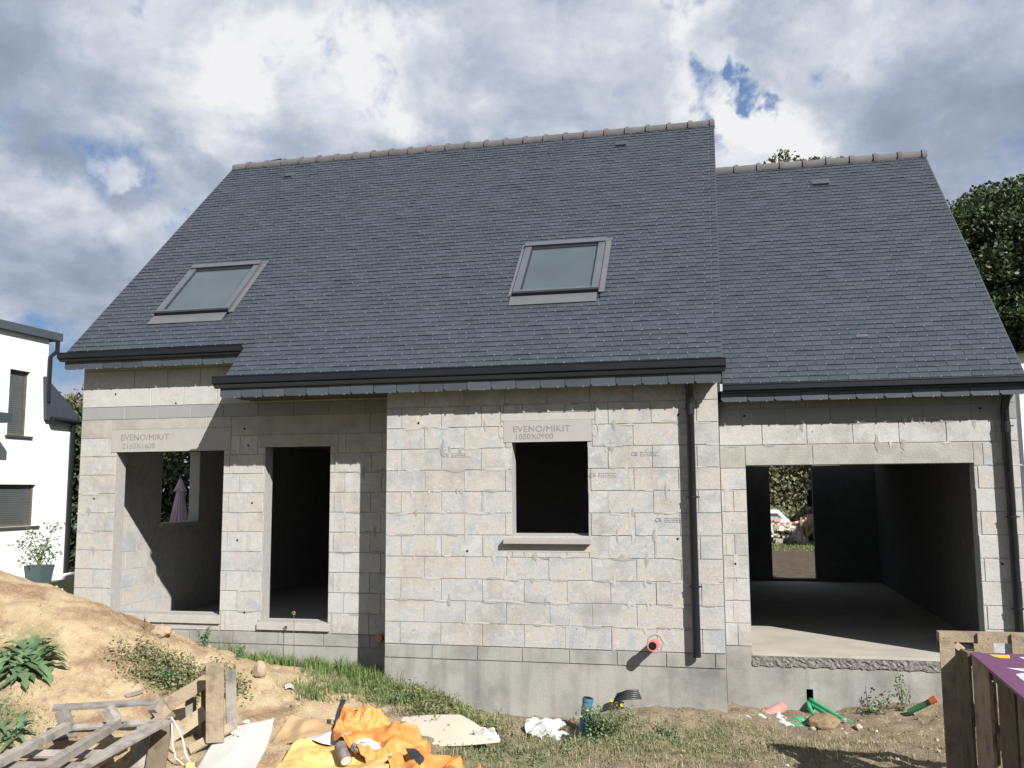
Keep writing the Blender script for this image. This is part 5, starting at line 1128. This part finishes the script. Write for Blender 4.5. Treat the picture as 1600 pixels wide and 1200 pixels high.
# grey pallet lying tilted on the left
def Z(px, py, z): return onz(px, py, z)
gp = thing('grey_pallet', 'grey weathered pallet lying tilted at the bottom left', 'pallet', tuple(gnd(120, 1170)))
UPP = (.1, -.35, 1)
plank(gp, Z(83, 1106, -.17), Z(256, 1096, -.17), .085, .022, UPP, 'wood_grey')
for (a_, b_, c_, d_) in ((97, 1110, 105, 1136), (168, 1107, 184, 1133), (240, 1103, 258, 1124)):
    plank(gp, Z(a_, b_, -.19), Z(c_, d_, -.33), .10, .085, (1, 0, 0), 'wood_grey', 'block')
plank(gp, Z(98, 1138, -.34), Z(246, 1128, -.34), .07, .022, UPP, 'wood_grey')
for (a_, b_, c_, d_) in ((108, 1134, -16, 1198), (184, 1129, 64, 1206), (258, 1121, 118, 1210)):
    plank(gp, Z(a_, b_, -.31), Z(c_, d_, -.40), .075, .07, UPP, 'wood_grey', 'stringer')
plank(gp, Z(30, 1178, -.47), Z(178, 1178, -.47), .09, .022, UPP, 'wood_grey'); plank(gp, Z(-10, 1196, -.47), Z(150, 1198, -.47), .09, .022, UPP, 'wood_grey')
# brown pallet standing on edge behind it
YB = -2.45; bpz = thing('brown_pallet', 'brown pallet standing on edge left of the grey board', 'pallet', tuple(gnd(300, 1185)))
def pp(px, py, Y=YB): return at(px, py, Y)
plank(bpz, pp(322, 1049, -2.1), pp(322.5, 1160, -2.1), .02, .10, (1, .0, 0), 'wood_brown', 'board')
plank(bpz, pp(336, 1036, -2.35), pp(336, 1160, -2.35), .165, .024, (.25, -1, 0), 'wood')
plank(bpz, pp(360, 1046, -2.1), pp(362, 1142, -2.1), .10, .022, (.9, -1, 0), 'wood_grey')
plank(bpz, pp(250, 1108, -2.25), pp(324, 1063, -2.12), .125, .022, (.3, -1, .2), 'wood')
plank(bpz, pp(252, 1160, -2.30), pp(322, 1112, -2.15), .125, .022, (.3, -1, .2), 'wood')
plank(bpz, pp(296, 1172, -2.4), pp(364, 1134, -2.2), .10, .022, (.2, -.6, 1), 'wood')
plank(bpz, pp(298, 1090, -2.05), pp(300, 1170, -2.05), .10, .022, (.5, -1, 0), 'wood_grey')
plank(bpz, pp(342, 1082, -2.08), pp(368, 1096, -2.0), .04, .02, (.3, -1, 0), 'wood', 'brace')
tp = thing('torn_pallet', 'broken brown pallet end with split boards at the bottom of the heap', 'pallet', tuple(gnd(240, 1190)))
plank(tp, pp(240, 1095, -2.5), pp(262, 1124, -2.6), .13, .09, (.4, -1, .3), 'wood', 'block')
plank(tp, pp(256, 1124, -2.62), pp(242, 1205, -2.8), .17, .022, (.4, -1, .2), 'wood_brown')
plank(tp, pp(225, 1135, -2.62), pp(214, 1205, -2.8), .12, .022, (.5, -1, .2), 'wood_grey')
plank(tp, Z(262, 1126, -.26), Z(132, 1196, -.36), .10, .022, UPP, 'wood_grey'); plank(tp, pp(205, 1150, -2.7), pp(150, 1188, -2.85), .08, .02, (.2, -.6, 1), 'wood')
plank(tp, pp(128, 1200, -3.1), pp(176, 1180, -2.95), .14, .05, (.2, -.8, 1), 'paper' if False else 'wood', 'block')
st = MB()
st.tube([pp(250, 1125, -2.62), pp(268, 1120, -2.64), pp(269, 1140, -2.66), pp(270, 1165, -2.68), pp(275, 1185, -2.7), pp(290, 1197, -2.72), pp(306, 1200, -2.74)], .009, 6, flat=.35)
st.tube([pp(268, 1120, -2.64), pp(278, 1137, -2.66), pp(286, 1155, -2.68), pp(290, 1178, -2.7), pp(298, 1192, -2.72)], .010, 6, flat=.35)
tag(recentre(st.build('white_strap', M['white_film'], smooth=True)), 'white plastic strap hanging in a loop from the pallet corner', 'strap')
sheet('yellow_scrap', 'small yellow scrap at the bottom by the white strap', 'plastic scrap', [row(-2.75, (290, 1192), (304, 1192)), row(-2.8, (288, 1206), (304, 1206))], M['yellow_sack'], 4, .01, 14, .003, 20)
sheet('white_scrap', 'white torn plastic on the grey board at the bottom', 'plastic scrap', [row(-2.55, (388, 1184), (394, 1178), (398, 1180)), row(-2.7, (376, 1206), (388, 1206), (396, 1206))], M['white_film'], 5, .012, 18, .003, 21)

# ------------------------------------------------------------------ potted shrub, parasol
ps = atx(60, 912, -9.7); pt = thing('potted_shrub', 'leafy shrub in a grey planter before the white house', 'plant', tuple(ps))
hp = atx(60, 883, -9.7)[2]; k = MB(); w0, w1 = .15, .20
k.add([(ps[0]+sx*w_, ps[1]+sy*w_, z) for w_, z in ((w0, ps[2]-.1), (w1, hp)) for sx, sy in ((-1, -1), (1, -1), (1, 1), (-1, 1))], [(0, 1, 5, 4), (1, 2, 6, 5), (2, 3, 7, 6), (3, 0, 4, 7), (4, 5, 6, 7), (3, 2, 1, 0)]); k.build('planter', M['planter'], pt)
mb = MB(); P = []; r_ = np.random.default_rng(31)
for px, py in ((36, 850), (50, 835), (70, 850), (84, 826), (62, 862), (44, 868), (78, 872)):
    e_ = atx(px, py, -9.7); s = np.array((ps[0], ps[1], hp)); mb.tube([s, (s+e_)/2+np.array((0, 0, .05)), e_], [.012, .009, .004], 5)
    P.append(e_+r_.normal(size=(46, 3))*.085); P.append((s+e_)/2+r_.normal(size=(14, 3))*.08)
mb.build('stems', M['stem'], pt); leaves(np.concatenate(P), .075, M['weed'], 'foliage', pt)
X = -5.75; yy = (atx(281, 780, X))[1]; ztp, zr_, zbm = atx(283, 746, X)[2], atx(283, 766, X)[2], atx(283, 818, X)[2]
um = thing('closed_parasol', 'closed lilac parasol seen through the side window of the bay', 'parasol', (X, yy, gz(X, yy)))
def pleat(z0, z1, r0, r1, nm, amp=.22, n=16, drop=0):
    k = MB(); m_ = 6
    for i in range(m_+1):
        t = i/m_; z = z0+(z1-z0)*t; r = r0+(r1-r0)*t
        for j in range(n*2): a_ = math.pi*j/n; rr = r*(1+(amp if j % 2 else -amp)*t); k.v.append((X+rr*math.cos(a_), yy+rr*math.sin(a_), z-.0*j))
    for i in range(m_):
        for j in range(n*2): k.f.append((i*n*2+j, i*n*2+(j+1) % (n*2), (i+1)*n*2+(j+1) % (n*2), (i+1)*n*2+j))
    return k.build(nm, M['lilac'], um)
pleat(ztp-.02, zr_-.02, .02, .105, 'cap', .12); pleat(zr_, zbm-.22, .06, .19, 'canopy', .2)
MB().tube([(X, yy, gz(X, yy)), (X, yy, ztp)], .02, 8).build('pole', M['flash'], um); MB().tube([(X, yy, ztp-.03), (X, yy, ztp+.03)], .02, 8).build('finial', M['flash'], um)
MB().tube([(X, yy, gz(X, yy)-.02), (X, yy, gz(X, yy)+.07)], .22, 16).build('base', M['foundation'], um)

# ------------------------------------------------------------------ seen through the garage
YR = 24.
rb_ = MB(); r_ = random.Random(3)
a, b = at(1202, 848, YR), at(1256, 848, YR)
for i in range(420):
    t = r_.random(); x = a[0]+(b[0]-a[0])*t; hmax = .85*(1-t**2.2)+.08; z = -.15+hmax*r_.random()*.95; y = YR+r_.uniform(-.5, .9); s = r_.uniform(.05, .16)
    c = np.array((x, y, z)); V = [c+np.array((dx*s*r_.uniform(.5, 1.1), dy*s*r_.uniform(.5, 1.1), dz*s*r_.uniform(.3, .8))) for dx in (-1, 1) for dy in (-1, 1) for dz in (-1, 1)]
    rb_.add(V, [(0, 1, 3, 2), (4, 6, 7, 5), (0, 4, 5, 1), (2, 3, 7, 6), (0, 2, 6, 4), (1, 5, 7, 3)])
o = rb_.build('rubble_heap', M['rubble'], kind='stuff'); tag(o, 'heap of pale rubble seen through the garage back door', 'rubble')
tpz = thing('barrier_tape', 'red and white barrier tape strung before the rubble', 'barrier tape', tuple(at(1230, 848, YR-1)))
p0, p1 = at(1196, 817, YR-1), at(1261, 812, YR-1); n_ = 14
for i in range(n_):
    q0, q1 = p0+(p1-p0)*i/n_+np.array((0, 0, -.08*math.sin(math.pi*i/n_))), p0+(p1-p0)*(i+1)/n_+np.array((0, 0, -.08*math.sin(math.pi*(i+1)/n_)))
    MB().beam(q0, q1, .004, .065, (0, 0, 1)).build('stripe', M['red_tape'] if i % 2 else M['white_film'], tpz)
for px in (1252, 1259.5): q = at(px, 812, YR-1); MB().beam((q[0], q[1], -.2), (q[0], q[1], q[2]+.08), .07, .04, (0, 1, 0)).build('post', M['wood'], tpz)
o = MB().beam(at(1261, 836, YR-.5), at(1281, 817, YR-.5), .12, .04, (0, -1, 0)).build('leaning_plank', M['wood']); tag(recentre(o), 'plank leaning diagonally beside the barrier tape', 'plank')
o = rock('earth_bank', 'dark earth bank behind the leaning plank', 1290, 836, 1.9, 1.1, M['clod'], 21, .3, YR+1.5); o['category'] = 'earth bank'
a, b = at(1196, 826, YR+4), at(1226, 796, YR+4); o = MB().box(a[0], b[0], YR+4, YR+4.6, -.2, b[2]).box(a[0]-.02, b[0]+.02, YR+3.98, YR+4.62, b[2]+.003, b[2]+.05).build('beige_block', M['card']); tag(recentre(o), 'beige masonry block standing behind the rubble', 'block')
vn = thing('white_van', 'white van partly visible far behind the rubble', 'van', tuple(at(1222, 830, 26)))
a, b = at(1180, 797, 25.8), at(1236, 797, 25.8); zv = a[2]; yv = 25.8
MB().prism([(a[0]-1.2, -.05), (a[0]-1.2, zv), (b[0]-.45, zv), (b[0], zv-.45), (b[0]+.5, zv-.6), (b[0]+.55, -.05)], 1, yv, yv+1.8).build('body', M['van'], vn)
MB().prism([(b[0]-1.0, zv-.55), (b[0]-1.0, zv-.12), (b[0]-.5, zv-.12), (b[0]-.1, zv-.55)], 1, yv-.01, yv-.002).build('window', M['glass'], vn)
for x in (a[0]-.4, b[0]-.1): MB().tube([(x, yv-.05, .0), (x, yv+.2, .0)], .32, 16).build('wheel', M['black_plastic'], vn)
def small_house(name, label, x0, x1, y0, y1, z1, zr_h, win):
    t = thing(name, label, 'house', ((x0+x1)/2, y0, -.2)); MB().box(x0, x1, y0, y1, -.5, z1).build('wall', M['render_white'], t); m_ = (y0+y1)/2
    MB().prism([(y0-.3, z1+.003), (m_, zr_h), (y1+.3, z1+.003)], 0, x0-.3, x1+.3).build('roof', M['facia_slate'], t)
    for wx, wz in win: f_ = MB().box(wx-.45, wx+.45, y0-.05, y0-.002, wz-.55, wz+.55).build('window', M['van'], t); MB().box(wx-.4, wx+.4, y0-.06, y0-.052, wz-.5, wz+.5).build('pane', M['glass'], f_)
    return t
a, b = at(1268, 798, 52), at(1300, 782, 52); small_house('distant_house', 'small white house with grey roof far behind the garage back door', a[0], a[0]+7, 52, 59, at(1268, 784, 52)[2], at(1268, 784, 52)[2]+.5, [(a[0]+2.5, .45)])
a = at(1589, 560, 17); small_house('white_building', 'white building just visible at the right edge behind the garage', a[0], a[0]+8, 17, 25, at(1592, 552, 17)[2], at(1592, 552, 17)[2]+.35, [(a[0]+2, 2.)])
# field grass behind
pts = [(random.uniform(1, 9), random.uniform(19, 23.3), -.16) for i in range(3500)]
bladeset(pts, .06, .16, .03, M['grass'], 'plot_grass', label='strip of green grass before the rubble behind the house', cat='grass')
for k in range(14):                    # scraps of rubbish on the garage floor
    pass
